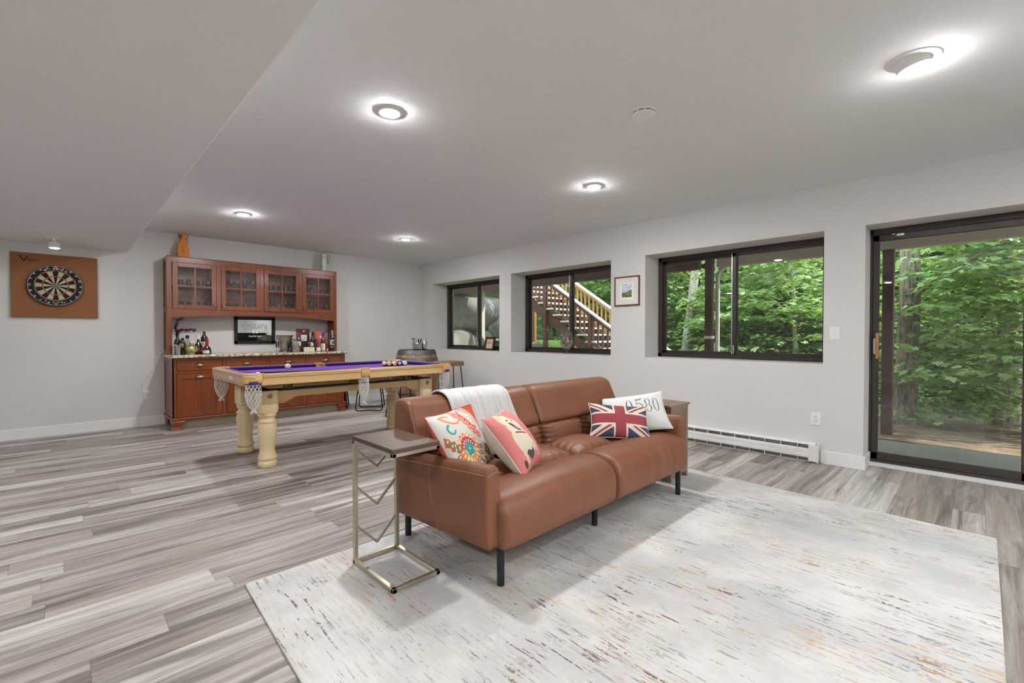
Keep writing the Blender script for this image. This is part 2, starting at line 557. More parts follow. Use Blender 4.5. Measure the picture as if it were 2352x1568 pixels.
# ------------------------------------------------------------------ sliding windows
XG = 5.14
def window(n, y0, y1, label):
    r = sroot(f'window_{n}', (XG, (y0 + y1) / 2, ZS)); r['label'] = label
    t = .042; d0, d1 = XG - .045, XG + .045
    b = MB()
    b.box((d0, y0, ZS), (d1, y1, ZS + .045), .003); b.box((d0, y0, ZT - .045), (d1, y1, ZT), .003)
    b.box((d0, y0, ZS), (d1, y0 + t, ZT), .003); b.box((d0, y1 - t, ZS), (d1, y1, ZT), .003)
    b.build('window_frame', M['bronze'], r, smooth=False)
    ym = (y0 + y1) / 2
    for k, (a, c, x) in enumerate([(ym - .02, y1 - t + .004, XG + .018), (y0 + t - .004, ym + .02, XG - .018)]):
        s = MB(); z0, z1 = ZS + .04, ZT - .04; w_ = .034
        s.box((x - .013, a, z0), (x + .013, c, z0 + w_), .002); s.box((x - .013, a, z1 - w_), (x + .013, c, z1), .002)
        s.box((x - .013, a, z0), (x + .013, a + w_, z1), .002); s.box((x - .013, c - w_, z0), (x + .013, c, z1), .002)
        sash = s.build('window_sash', M['bronze'], r, smooth=False)
        sash['_o'] = r['_o']
        MB().box((x - .003, a + w_ - .003, z0 + w_ - .003), (x + .003, c - w_ + .003, z1 - w_ + .003)).build('glass_pane', M['pane'], sash, smooth=False)
    # bare aluminium track edge and the latch by the meeting stile
    MB().box((XG - .034, ym + .0205, ZS + .05), (XG - .02, ym + .030, ZT - .05)).build('track_edge', M['alu'], r, smooth=False)
    MB().box((XG - .048, ym - .005, ZS + .05), (XG - .032, ym + .013, ZS + .15), .003).build('latch', M['steel'], r)
window(1, *WIN[0], 'sliding basement window nearest the corner with rocks behind')
window(2, *WIN[1], 'sliding basement window with outdoor stair behind')
window(3, *WIN[2], 'widest-looking sliding window beside the glass door')

# ------------------------------------------------------------------ sliding glass door
def door():
    r = sroot('door_1', (5.08, -.1, 0)); r['label'] = 'dark bronze sliding glass door onto the patio'
    y1 = .655; d0, d1 = 5.04, 5.14
    b = MB()
    b.box((d0, DOOR[0], 2.0), (d1, y1, ZT), .003); b.box((d0, y1 - .016, .03), (d1, y1, ZT), .003); b.box((d0, DOOR[0], .03), (d1, DOOR[0] + .03, ZT), .003)
    b.box((d0, DOOR[0], .03), (d1, y1, .055), .003)
    b.build('door_frame', M['bronze'], r, smooth=False)
    MB().box((5.0, DOOR[0], 0), (5.16, y1, .032), .003).build('threshold', M['trim'], r, smooth=False)
    def panel(a, c, x, st):
        s = MB(); z0, z1 = .055, 2.0
        s.box((x - .018, a, z0), (x + .018, c, z0 + .062), .003); s.box((x - .018, a, z1 - .052), (x + .018, c, z1), .003)
        s.box((x - .018, a, z0), (x + .018, a + .06, z1), .003); s.box((x - .018, c - st, z0), (x + .018, c, z1), .003)
        o = s.build('sliding_panel', M['bronze'], r, smooth=False); o['_o'] = r['_o']
        MB().box((x - .004, a + .057, z0 + .06), (x + .004, c - st + .003, z1 - .05)).build('glass_pane', M['pane'], o, smooth=False)
        return o
    p1 = panel(-.305, y1 - .016, 5.068, .046)
    panel(DOOR[0] + .03, -.25, 5.108, .06)
    M['handlewood'] = wood('handle_wood', '#b06a40', '#c98257', 'Z', .35)
    h = MB(); h.box((5.01, .590, .93), (5.034, .612, 1.155), .006, 2); h.box((5.03, .594, .97), (5.052, .608, .99)); h.box((5.03, .594, 1.09), (5.052, .608, 1.11))
    h.build('door_handle', M['handlewood'], p1)
    MB().box((5.04, .612, .97), (5.052, .632, 1.11), .003).build('lock_plate', M['steel'], p1)
    g = MB(); g.box((5.036, .43, 1.975), (5.041, .48, 1.995), .002); g.box((5.036, .49, 1.99), (5.041, .51, 1.997))
    g.build('catch_plate', M['white'], r)
door()

# ------------------------------------------------------------------ fittings on walls and ceiling
M['lens'] = emis('lamp_lens', (.985, .99, 1.0), LAMP_W)
M['lens_soft'] = emis('eyeball_lens', (.985, .99, 1.0), 75.0)
M['lens_dim'] = emis('spot_lens', (1.0, .95, .9), 60.0)
def downlight(x, y, label, R=.074, z=HC):
    t = thing('recessed_light', label, 'ceiling light', (x, y, z), 'round recessed lights in the white ceiling')
    MB().lathe([(R, 0), (R, -.004), (R - .006, -.008), (.058, -.010), (.055, -.006), (.055, 0)], 40, (x, y, z)).build('trim_ring', M['white'], t)
    MB().lathe([(.056, -.006), (.05, -.013), (.034, -.017), (0.0001, -.018)], 32, (x, y, z)).build('lens', M['lens'], t)
    return t
downlight(1.377, 2.423, 'bright round ceiling light nearest the dropped soffit')
downlight(3.334, 2.366, 'round ceiling light above the sofa, past the smoke detector')
downlight(1.399, 5.562, 'small round ceiling light above the pool table, before the red cabinet')
downlight(3.347, 5.474, 'smallest round ceiling light, near the far wine barrel corner')
downlight(1.38, -.75, 'round ceiling light over the near end of the room')  # this one and the next are added out of view as fill
downlight(3.34, -2.4, 'round ceiling light by the near end wall')
downlight(-1.2, 1.2, 'round light in the underside of the soffit, near the camera', z=2.153)  # soffit pair, also added out of view for fill light
downlight(-1.2, 4.2, 'round light in the underside of the soffit, mid room', z=2.153)
# eyeball downlight, tilted
bx, by = 2.894, .224
t = thing('eyeball_light', 'large ceiling light with a tilted eyeball above the glass door side', 'ceiling light', (bx, by, HC))
MB().lathe([(.102, 0), (.102, -.004), (.09, -.009), (.069, -.011), (.069, 0)], 48, (bx, by, HC)).build('trim_ring', M['white'], t)
ax = Vector((.16, -.20, -1)).normalized(); q = ax.to_track_quat('Z', 'Y').to_matrix()
def tilted(prof, seg=32):
    b = MB(); b.lathe(prof, seg); b.v = [tuple(q @ Vector(v) + Vector((bx, by, HC - .012))) for v in b.v]; return b
tilted([(.068, -.02), (.069, .004), (.066, .020), (.062, .026), (.060, .020)]).build('eyeball', M['white'], t)
tilted([(.061, .022), (.058, .034), (.044, .046), (.022, .052), (.0001, .053)]).build('lens', M['lens_soft'], t)
# stands and shades for the added, unseen fill uplights behind the camera
for k, (tx_, ty_) in enumerate(FILL_XY):
    t = thing('floor_lamp', ['tall uplighting floor lamp behind the camera, soffit side', 'tall uplighting floor lamp behind the camera, window side'][k], 'floor lamp', (tx_, ty_, 0), 'uplighting floor lamps')
    MB().lathe([(.0001, .001), (.13, .001), (.13, .015), (.02, .03)], 32, (tx_, ty_, 0)).build('base', M['black'], t)
    MB().lathe([(.014, .03), (.014, 1.72)], 16, (tx_, ty_, 0)).build('pole', M['black'], t)
    MB().lathe([(.014, 1.68), (.08, 1.71), (.15, 1.78), (.165, 1.80), (.16, 1.80), (.14, 1.775), (.02, 1.73)], 32, (tx_, ty_, 0), cap=False).build('shade', M['white'], t)
t = thing('black_sideboard', 'black sideboard behind the camera, reflected in the bar mirror', 'sideboard', (4.25, -2.0, 0))  # added out of view so the bar mirror reflects something dark
MB().box((3.72, -2.25, .08), (4.74, -1.80, 1.20), .006).build('body', M['black'], t, smooth=False)
for k in range(3):
    MB().box((3.74 + k * .33, -1.80, .12), (4.06 + k * .33, -1.785, 1.16), .004).build('door', M['black'], t, smooth=False)
for xx in (3.76, 4.66):
    for yy in (-2.22, -1.88): MB().box((xx, yy, 0), (xx + .04, yy + .04, .08)).build('leg', M['black'], t, smooth=False)
# smoke detector
sx, sy = 2.428, 1.375
t = thing('smoke_detector', 'round white smoke detector on the ceiling', 'smoke detector', (sx, sy, HC))
MB().lathe([(.05, 0), (.066, 0), (.066, -.010), (.0625, -.0105), (.0625, -.0125), (.066, -.013), (.066, -.026), (.062, -.034), (.05, -.036), (.0001, -.037)], 40, (sx, sy, HC)).build('body', M['white'], t)
b = MB()
for k in range(10):
    a0, a1 = 2 * PI * k / 10 + .08, 2 * PI * (k + 1) / 10 - .08
    b.grid(lambda u, v: (sx + .0664 * math.cos(lerp(a0, a1, u)), sy + .0664 * math.sin(lerp(a0, a1, u)), HC - .016 - .004 * v), 6, 1)
b.build('vent_slots', M['dark'], t)
MB().lathe([(.018, -.0365), (.018, -.039), (.0001, -.0395)], 24, (sx - .01, sy - .012, HC)).build('test_button', M['white'], t)
# spotlight below the soffit
sx, sy, sz = -.057, 6.676, 2.153
t = thing('spotlight', 'small white spotlight under the soffit above the dartboard', 'spotlight', (sx, sy, sz))
MB().lathe([(.062, 0), (.062, -.02), (.055, -.026), (.0001, -.027)], 32, (sx, sy, sz)).build('canopy', M['white'], t)
b = MB(); b.lathe([(.012, -.027), (.012, -.05), (.03, -.055), (.044, -.075), (.046, -.10), (.04, -.118)], 24, (sx, sy, sz), cap=False)
b.build('lamp_head', M['white'], t)
MB().lathe([(.04, -.118), (.03, -.124), (.0001, -.126)], 24, (sx, sy, sz)).build('bulb', M['lens_dim'], t)

def outlet(name, c, axis, label):
    """axis: 'X' plate on the right wall facing -X, 'Y' on the back wall facing -Y"""
    t = thing(name, label, 'outlet', c)
    def B(u0, u1, d0, d1, z0, z1, bev=0.0):
        b = MB()
        return b.box((c[0] - d1, c[1] + u0, c[2] + z0), (c[0] - d0, c[1] + u1, c[2] + z1), bev) if axis == 'X' else b.box((c[0] + u0, c[1] - d1, c[2] + z0), (c[0] + u1, c[1] - d0, c[2] + z1), bev)
    B(-.039, .039, 0, .006, -.058, .058, .003).build('cover_plate', M['white'], t)
    B(-.017, .017, .006, .009, -.034, .034, .002).build('receptacle', M['whitemetal'], t)
    sl = MB()
    for zz in (.017, -.017):
        for u in (-.007, .007):
            q_ = B(u - .0012, u + .0012, .009, .0095, zz - .002, zz + .006); sl.add(q_.v, q_.f)
        q_ = B(-.002, .002, .009, .0095, zz - .011, zz - .007); sl.add(q_.v, q_.f)
    sl.build('slots', M['dark'], t, smooth=False)
    return t
outlet('wall_outlet', (XW, .995, .39), 'X', 'white wall outlet above the end of the baseboard heater')
outlet('wall_outlet', (XW, 4.43, .36), 'X', 'white wall outlet just above the sofa back under the windows')
outlet('wall_outlet', (.753, YB, .395), 'Y', 'white wall outlet with a cord plugged in, left of red cabinet')
t = thing('light_switch', 'white rocker light switch between window and glass door', 'switch', (XW, .862, 1.153))
MB().box((XW - .006, .823, 1.095), (XW, .901, 1.211), .003).build('cover_plate', M['white'], t)
b = MB(); b.prism([(XW - .006, 1.12), (XW - .012, 1.12), (XW - .007, 1.186), (XW - .006, 1.186)], .846, .878, 'Y')
b.build('rocker', M['whitemetal'], t, smooth=False)
# cord from the outlet up to the counter
cp = [(.748, YB - .022, .412), (.735, YB - .03, .43), (.70, YB - .02, .415), (.69, YB - .012, .46), (.70, YB - .012, .52), (.684, YB - .012, .56), (.70, YB - .014, .59), (.75, YB - .014, .655), (.80, YB - .014, .71), (.85, YB - .014, .80), (.872, YB - .014, .865), (.885, YB - .02, .905), (.95, YB - .05, .90)]
def catmull(P, n=6):
    P = [Vector(p) for p in P]; out = []
    for i in range(len(P) - 1):
        p0, p1, p2, p3 = P[max(0, i - 1)], P[i], P[i + 1], P[min(len(P) - 1, i + 2)]
        for k in range(n):
            t_ = k / n
            out.append(.5 * ((2 * p1) + (-p0 + p2) * t_ + (2 * p0 - 5 * p1 + 4 * p2 - p3) * t_ ** 2 + (-p0 + 3 * p1 - 3 * p2 + p3) * t_ ** 3))
    out.append(P[-1]); return out
t = thing('power_cord', 'thin white cord from the wall outlet up to the granite counter', 'cord', (.753, YB, .395))
MB().tube(catmull(cp), .0032, 6).build('cord', M['white'], t)
MB().box((.738, YB - .034, .398), (.768, YB - .009, .43), .004).build('plug', M['white'], t)

# baseboard heater
hy0, hy1 = .962, 3.40
t = thing('baseboard_heater', 'long white baseboard heater along the window wall', 'heater', (XW, (hy0 + hy1) / 2, 0))
b = MB()
b.prism([(XW - .001, .008), (XW - .001, .176), (XW - .05, .176), (XW - .064, .166), (XW - .064, .160), (XW - .05, .168), (XW - .006, .170), (XW - .006, .008)], hy0 + .02, hy1, 'Y')
b.build('back_plate', M['whitemetal'], t, smooth=False)
b = MB(); b.prism([(XW - .058, .128), (XW - .066, .122), (XW - .068, .105), (XW - .066, .085), (XW - .068, .065), (XW - .066, .048), (XW - .060, .044), (XW - .062, .05), (XW - .062, .12)], hy0 + .04, hy1, 'Y')
b.build('front_cover', M['whitemetal'], t, smooth=False)
MB().box((XW - .045, hy0 + .05, .05), (XW - .012, hy1, .12)).build('heating_fins', plain('heater_fins', '#6a6a68', .5, .6), t, smooth=False)
b = MB()
k = hy0 + .16
while k < hy1:
    b = MB(); b.box((XW - .064, k - .002, .118), (XW - .006, k + .002, .168)); b.box((XW - .064, k - .002, .014), (XW - .006, k + .002, .05)); b.box((XW - .02, k - .002, .04), (XW - .006, k + .002, .13))
    b.build('bracket', M['whitemetal'], t, smooth=False); k += .135
b = MB(); b.box((XW - .07, hy0, .006), (XW, hy0 + .012, .178), .003); b.box((XW - .069, hy0 + .012, .016), (XW - .01, hy0 + .075, .160), .003)
b.build('end_cap', M['whitemetal'], t, smooth=False)
MB().box((XW - .05, hy0, .002), (XW - .004, hy1, .016)).build('bottom_rail', plain('heater_base', '#a9a79e', .5), t, smooth=False)

# framed landscape print on the window wall
py0, py1, pz0, pz1 = 2.742, 3.079, 1.484, 1.832
t = thing('framed_picture', 'small framed landscape print in a thin red-brown frame between windows', 'picture', (XW, (py0 + py1) / 2, pz0))
M['mahog'] = wood('mahogany_frame', '#5c2a1c', '#7a3a26', 'Z', .3)
def frame_x(x0, x1, y0, y1, z0, z1, w_):
    b = MB()
    b.box((x0, y0, z0), (x1, y1, z0 + w_), .003); b.box((x0, y0, z1 - w_), (x1, y1, z1), .003)
    b.box((x0, y0, z0), (x1, y0 + w_, z1), .003); b.box((x0, y1 - w_, z0), (x1, y1, z1), .003)
    return b
frame_x(XW - .022, XW - .001, py0, py1, pz0, pz1, .014).build('frame', M['mahog'], t, smooth=False)
cv = Canvas(160, 165, '#e9e5dd')
cv.rect(.23, .20, .77, .80, '#f7f6f2'); cv.rect(.29, .27, .71, .76, '#c9d6e6')
for k in range(26):
    r_ = random.Random(k); cv.ell(.29 + .42 * r_.random(), .56 + .18 * r_.random(), .05 + .05 * r_.random(), .012 + .012 * r_.random(), r_.choice(['#eef1f5', '#a9bede', '#dfe6ef']))
cv.rect(.29, .46, .71, .52, '#bcd0dc'); cv.poly([(.29, .27), (.71, .27), (.71, .54), (.62, .53), (.52, .47), (.40, .45), (.29, .44)], '#6f7d4a')
for k in range(40):
    r_ = random.Random(k + 90); cv.ell(.30 + .40 * r_.random(), .29 + .16 * r_.random(), .02 + .04 * r_.random(), .006 + .008 * r_.random(), r_.choice(['#2f3a22', '#8d8a52', '#4b5a35', '#a89b66', '#20271a']))
for x0, y0, x1, y1 in [(0, 0, .29, 1), (.71, 0, 1, 1), (0, 0, 1, .27), (0, .76, 1, 1)]:
    cv.rect(x0, y0, x1, y1, '#e9e5dd')
for x0, y0, x1, y1 in [(.23, .20, .29, .80), (.71, .20, .77, .80), (.23, .20, .77, .27), (.23, .76, .77, .80)]:
    cv.rect(x0, y0, x1, y1, '#f7f6f2')
M['print'] = painted('printed_paper', .6)
b, c_ = cv.sheet(lambda u, v: (XW - .010, lerp(py1 - .012, py0 + .012, u), lerp(pz0 + .012, pz1 - .012, v)))
b.build('print', M['print'], t, colors=c_, smooth=False)
# ------------------------------------------------------------------ rug
def rug_material():
    s = N('rug_weave')
    p = s.pos()
    base = s.ramp(s.noise(p, 2.2, 4, .6), (.35, lin('#c6c5c2')), (.6, lin('#e0deda')))
    pv = s.mapp(p, (1, .10, 1)); p1 = s.mapp(p, (1, .045, 1))
    gz = s.ramp(s.noise(s.mapp(p, (1, .5, 1)), 1.7, 3, .5), (.46, 0.0), (.66, 1.0))
    c = s.mix(s.math('MULTIPLY', gz, .6), base, lin('#a3a5a7'))
    c = s.mix(s.math('MULTIPLY', s.ramp(s.noise(pv, 60, 3, .6), (.4, 0.0), (.65, 1.0)), .22), c, lin('#bcbab6'))
    def streak(seed, col, zone, thr, k, sc=70):
        z = s.ramp(s.noise(s.mapp(p, (1, .45, 1), loc=(seed, seed * 2, 0)), zone, 2, .5), (.50, 0.0), (.66, 1.0))
        f = s.ramp(s.noise(s.mapp(p, (1, .085, 1), loc=(seed * 3, seed, 0)), sc, 2, .55), (thr, 0.0), (thr + .045, 1.0))
        br = s.ramp(s.noise(s.mapp(p, loc=(seed, 0, 0)), 55, 2, .6), (.40, 0.0), (.52, 1.0))
        return s.math('MULTIPLY', s.math('MULTIPLY', s.math('MULTIPLY', z, f), br), k), col
    for a in [(1.7, lin('#7f868e'), 1.9, .555, .95), (4.1, lin('#a9764a'), 2.4, .58, .85), (7.3, lin('#caa06c'), 2.1, .575, .8), (9.9, lin('#6f4630'), 2.6, .60, .9), (13.1, lin('#50565c'), 2.3, .60, .9)]:
        f, col = streak(*a); c = s.mix(f, c, col)
    s.set(Base_Color=c, Roughness=.95, Specular_IOR_Level=.15)
    s.bump(s.math('ADD', s.noise(pv, 120, 3), s.noise(p, 300, 2)), .35, .004)
    return s.m
M['rug'] = rug_material()
RZ = .012
rq = [(.480, -.06), (3.672, -.088), (3.782, 2.288), (.578, 2.309)]
def rugpt(u, v, z):
    a = [lerp(rq[0][k], rq[1][k], u) for k in (0, 1)]; b_ = [lerp(rq[3][k], rq[2][k], u) for k in (0, 1)]
    return (lerp(a[0], b_[0], v), lerp(a[1], b_[1], v), z)
b = MB()
b.grid(lambda u, v: rugpt(u, v, RZ), 24, 20)
b.tube([rugpt(u, v, RZ * .5) for u, v in [(0, 0), (.25, 0), (.5, 0), (.75, 0), (1, 0), (1, .25), (1, .5), (1, .75), (1, 1), (.75, 1), (.5, 1), (.25, 1), (0, 1), (0, .75), (0, .5), (0, .25)]], RZ * .52, 8, closed=True)
ru = b.build('area_rug', M['rug'])
tag(ru, 'large cream and grey streaked area rug under the sofa', 'rug')

# ------------------------------------------------------------------ sofa
def leather_material():
    s = N('brown_leather')
    p = s.pos()
    f = s.noise(p, 6, 3, .5); g = s.noise(p, 320, 2, .5)
    c = s.mix(f, lin('#6f432c'), lin('#81533b'))
    s.set(Base_Color=c, Roughness=s.math('MULTIPLY_ADD', f, .08, .41), Specular_IOR_Level=.42)
    h = s.math('ADD', s.math('MULTIPLY', g, .25), s.math('MULTIPLY', s.noise(p, 28, 2, .4), .6))
    s.bump(h, .10, .006)
    return s.m
M['leather'] = leather_material()
M['stitch'] = plain('stitching', '#b08a72', .7)
M['leg'] = plain('black_leg', '#17191c', .4, .2)
SX0, SX1 = 1.290, 3.210
sofa = thing('sofa', 'brown leather sofa with black legs standing on the rug', 'sofa', ((SX0 + SX1) / 2, 1.85, RZ))
def loft(b, prof, x0, x1, r, axis='X', n=10, fn=None, seg=None):
    """closed profile swept along an axis, its ends rounded by r"""
    P = [Vector((a, c)) for a, c in prof]; m = len(P)
    cen = sum(P, Vector((0, 0))) / m
    nr = []
    for i in range(m):
        t_ = (P[(i + 1) % m] - P[i - 1]); nn = Vector((t_.y, -t_.x)).normalized()
        if nn.dot(P[i] - cen) < 0: nn = -nn
        nr.append(nn)
    st = []
    k = 6
    for i in range(k + 1): st.append((x0 + r * (1 - math.cos(PI / 2 * i / k)) if False else x0 + r * (i / k), r * (1 - math.sqrt(max(0, 1 - (1 - i / k) ** 2)))))
    for i in range(1, n): st.append((lerp(x0 + r, x1 - r, i / n), 0))
    for i in range(k + 1): st.append((x1 - r + r * i / k, r * (1 - math.sqrt(max(0, 1 - (i / k) ** 2)))))
    vs = []
    for x, e in st:
        for i in range(m):
            q_ = P[i] - nr[i] * e
            v = (x, q_.x, q_.y) if axis == 'X' else (q_.x, x, q_.y)
            vs.append(fn(v, (x - x0) / (x1 - x0), i / m) if fn else v)
    fs = []
    S = len(st)
    for j in range(S - 1):
        for i in range(m):
            l = (i + 1) % m
            fs.append((j * m + i, j * m + l, (j + 1) * m + l, (j + 1) * m + i))
    fs.append(tuple(range(m))); fs.append(tuple((S - 1) * m + i for i in range(m)))
    return b.add(vs, fs)
def dense(prof, k=3):
    """closed Catmull-Rom resample"""
    P = [Vector(q_) for q_ in prof]; m = len(P); out = []
    for i in range(m):
        p0, p1, p2, p3 = P[i - 1], P[i], P[(i + 1) % m], P[(i + 2) % m]
        for j in range(k):
            t_ = j / k
            out.append(tuple(.5 * ((2 * p1) + (-p0 + p2) * t_ + (2 * p0 - 5 * p1 + 4 * p2 - p3) * t_ ** 2 + (-p0 + 3 * p1 - 3 * p2 + p3) * t_ ** 3)))
    return out
def pad(b, a, c, r, n=14, fn=None):
    """rounded box with evenly gridded faces; fn(p, (u,v,w)) displaces"""
    a, c = Vector(a), Vector(c); ce = (a + c) / 2; h = (c - a) / 2
    us = [-math.cos(PI * i / n) * .35 + (2 * i / n - 1) * .65 for i in range(n + 1)]
    for ax in range(3):
        for sg in (-1, 1):
            vs = []
            for i in us:
                for j in us:
                    q_ = [0, 0, 0]; q_[ax] = sg; q_[(ax + 1) % 3] = i; q_[(ax + 2) % 3] = j
                    p_ = Vector((q_[0] * h.x, q_[1] * h.y, q_[2] * h.z))
                    cl = Vector([max(-(h[k] - r), min(h[k] - r, p_[k])) for k in range(3)])
                    d = p_ - cl
                    if d.length > 1e-9: p_ = cl + d.normalized() * r
                    p_ = p_ + ce
                    if fn: p_ = fn(p_, q_)
                    vs.append(tuple(p_))
            w_ = n + 1
            fs = [(i * w_ + j, i * w_ + j + 1, (i + 1) * w_ + j + 1, (i + 1) * w_ + j) for i in range(n) for j in range(n)]
            b.add(vs, fs)
    return b
def weld(o, d=.0006):
    bm = bmesh.new(); bm.from_mesh(o.data)
    bmesh.ops.remove_doubles(bm, verts=list(bm.verts), dist=d)
    bmesh.ops.recalc_face_normals(bm, faces=list(bm.faces))
    bm.to_mesh(o.data); bm.free()
    o.data.polygons.foreach_set('use_smooth', [True] * len(o.data.polygons))
    return o
XM = (SX0 + SX1) / 2
SI0, SI1 = 1.368, 3.132
# arms: tapered slabs that lower towards the back
for x0, sgn in ((SX0, 1), (SX1, -1)):
    th = .086
    prof = dense([(x0, .215), (x0 - sgn * .002, .35), (x0, .50), (x0 + sgn * .010, .548), (x0 + sgn * .043, .566), (x0 + sgn * (th - .01), .552), (x0 + sgn * th, .50), (x0 + sgn * th, .35), (x0 + sgn * th, .215), (x0 + sgn * .043, .205)], 2)
    def armfn(v, u, _w, x0=x0, sgn=sgn):
        x, y, z = v
        bot = lerp(.205, .165, u)
        k = (z - .205) / (.566 - .205)
        top = lerp(.566, .500, u ** 1.1)
        z = lerp(bot, top, k)
        return (x + sgn * .012 * (1 - k) * 0, y + .03 * (k - .5) * (1 if u > .5 else .3), z)
    b = MB(); loft(b, prof, 1.462, 2.235, .022, 'Y', 14, armfn)
    arm = b.build('armrest', M['leather'], sofa, angle=180)
    arm['_o'] = sofa['_o']
    b = MB()
    xs = x0 - sgn * .0008
    b.tube([(xs - sgn * .001, lerp(1.478, 2.24, u), lerp(.530, .462, u ** 1.1)) for u in [i / 14 for i in range(15)]], .0012, 5)
    for dy in (0, .009):
        b.tube([(xs - sgn * .001, 1.90 + dy - .09 * (1 - k_) ** 2, lerp(.188, .492, k_)) for k_ in [i / 10 for i in range(11)]], .0009, 5)
    b.tube([(x0 + sgn * (th * .02 + th * .96 * u), 1.4605, .528 + .012 * math.sin(PI * u)) for u in [i / 6 for i in range(7)]], .001, 5)
    b.build('stitching', M['stitch'], arm)
# front seat rolls
fprof = dense([(1.76, .20), (1.62, .188), (1.47, .186), (1.432, .198), (1.417, .235), (1.413, .29), (1.420, .345), (1.442, .388), (1.49, .416), (1.57, .430), (1.65, .424), (1.715, .400), (1.75, .34)], 3)
for a, c, ph in ((1.345, XM - .002, 0), (XM + .002, 3.155, 2)):
    def wr(v, u, w_, ph=ph):
        x, y, z = v
        f = smooth01((1.52 - y) / .1)
        d = .004 * math.exp(-((u - .62) * 26) ** 2) + .004 * math.exp(-((u - .70) * 30) ** 2) + .003 * math.exp(-((u - .45) * 30) ** 2)
        bul = .012 * math.sin(PI * min(1, max(0, u))) ** .6
        return (x, y + f * (d * (1 if ph else .3)) - f * bul * .35, z + bul * .9 * smooth01((z - .36) / .06))
    b = MB(); loft(b, fprof, a, c, .045, 'X', 70, wr)
    b.build('seat_front', M['leather'], sofa, angle=180)
for xx in (1.349, XM):
    b = MB(); b.tube([(xx, y, z) for y, z in dense(fprof, 1)[10:30]], .0028, 6)
    b.build('seat_piping', M['leather'], sofa)
# tufted seat pads behind the rolls
px = [SI0, 1.81, XM, 2.69, SI1]
def pucker(amt, ax, seed, freq=9.0):
    """soft pillow with gathers along its edges"""
    rr = random.Random(seed); ph = [rr.random() * 6 for _ in range(6)]
    def fn(p_, q_):
        u, v, w_ = q_
        o = [u, v, w_]; k = [i for i in range(3) if i != ax]
        a_, c_ = o[k[0]], o[k[1]]
        bul = (max(0, 1 - abs(a_) ** 2.4) * max(0, 1 - abs(c_) ** 2.4)) ** .55
        edge = (abs(c_) ** 4) * (1 - abs(a_) ** 6)
        g = edge * .0095 * (math.sin(a_ * freq * 2.1 + ph[0]) + .6 * math.sin(a_ * freq * 3.7 + ph[1]))
        edge2 = (abs(a_) ** 4) * (1 - abs(c_) ** 6)
        g += edge2 * .0095 * (math.sin(c_ * freq * 2.3 + ph[2]) + .6 * math.sin(c_ * freq * 3.9 + ph[3]))
        s_ = o[ax]
        q2 = Vector(p_)
        q2[ax] += (amt * bul + g) * (1 if s_ >= 0 else 0) * (1 if amt >= 0 else 1)
        return q2
    return fn
for i in range(4):
    b = MB(); pad(b, (px[i] + .002, 1.70, .22), (px[i + 1] - .002, 2.05, .392), .05, 34, pucker(.062, 2, i))
    weld(b.build('seat_pad', M['leather'], sofa, angle=180, fix=False))
def shear_back(f, y0, z0, k):
    def g(p_, q_):
        r_ = f(p_, q_); r_.y += (r_.z - z0) * k; return r_
    return g
for i in range(4):
    fn0 = pucker(.042, 1, 20 + i)
    def fn(p_, q_, fn0=fn0):
        r_ = fn0(p_, (q_[0], -q_[1], q_[2]))
        d = r_.y - p_.y
        return Vector((r_.x, p_.y - d + (p_.z - .40) * .16, r_.z))
    b = MB(); pad(b, (px[i] + .002, 1.995, .36), (px[i + 1] - .002, 2.16, .562), .045, 30, fn)
    weld(b.build('lumbar_pad', M['leather'], sofa, angle=180, fix=False))
# upper back, two wide head rolls
BP = [(2.262, .20), (2.268, .40), (2.268, .60), (2.264, .715), (2.250, .772), (2.212, .791), (2.158, .789), (2.112, .766), (2.082, .712), (2.056, .655), (2.033, .61), (2.018, .572), (2.03, .548), (2.09, .545), (2.12, .40), (2.14, .20)]
bprof = dense(BP, 3)
for a, c in ((1.298, XM - .002), (XM + .002, 3.202)):
    def fn(v, u, w_):
        x, y, z = v
        f = smooth01((2.14 - y) / .08) * smooth01((z - .52) / .05)
        return (x, y - f * .014 * math.sin(PI * u) ** .5, z)
    b = MB(); loft(b, bprof, a, c, .03, 'X', 24, fn)
    b.build('backrest', M['leather'], sofa, angle=180)
b = MB()
b.tube([(1.304, y - .001, z) for y, z in dense(BP, 2)[9:22]], .0012, 5)
b.build('stitching', M['stitch'], sofa)
MB().box((SI0 - .02, 1.50, .19), (SI1 + .02, 2.15, .30), .02).build('frame', M['leather'], sofa)
for (x, y) in [(1.395, 1.492), (2.235, 1.575), (3.085, 1.466), (1.376, 2.235), (XM, 2.20), (3.12, 2.21)]:
    MB().lathe([(.0175, 0), (.0175, .185), (.0175, .21)], 20, (x, y, RZ + .001)).build('leg', M['leg'], sofa)

# ------------------------------------------------------------------ throw over the back
def throw_material():
    s = N('white_throw'); p = s.pos()
    st = s.ramp(s.noise(s.mapp(p, (1, .03, .03)), 85, 2, .5), (.40, lin('#d3d2d0')), (.58, lin('#dfdedc')))
    fl = s.ramp(s.noise(s.mapp(p, (1, .5, .5)), 190, 3, .6), (.56, 0.0), (.68, 1.0))
    s.set(Base_Color=s.mix(s.math('MULTIPLY', fl, .4), st, lin('#b4b4b6')), Roughness=.95, Specular_IOR_Level=.1)
    s.bump(s.noise(p, 260, 3), .5, .004)
    return s.m
M['throw'] = throw_material()
outer = [(2.276, .34), (2.275, .45), (2.270, .58), (2.272, .715), (2.258, .778), (2.214, .800), (2.156, .798), (2.105, .773), (2.073, .714), (2.046, .655), (2.022, .61), (2.000, .575), (1.985, .53), (1.965, .48), (1.955, .45)]
OP = [tuple(v)[:2] for v in catmull([(a, c, 0) for a, c in outer], 5)]
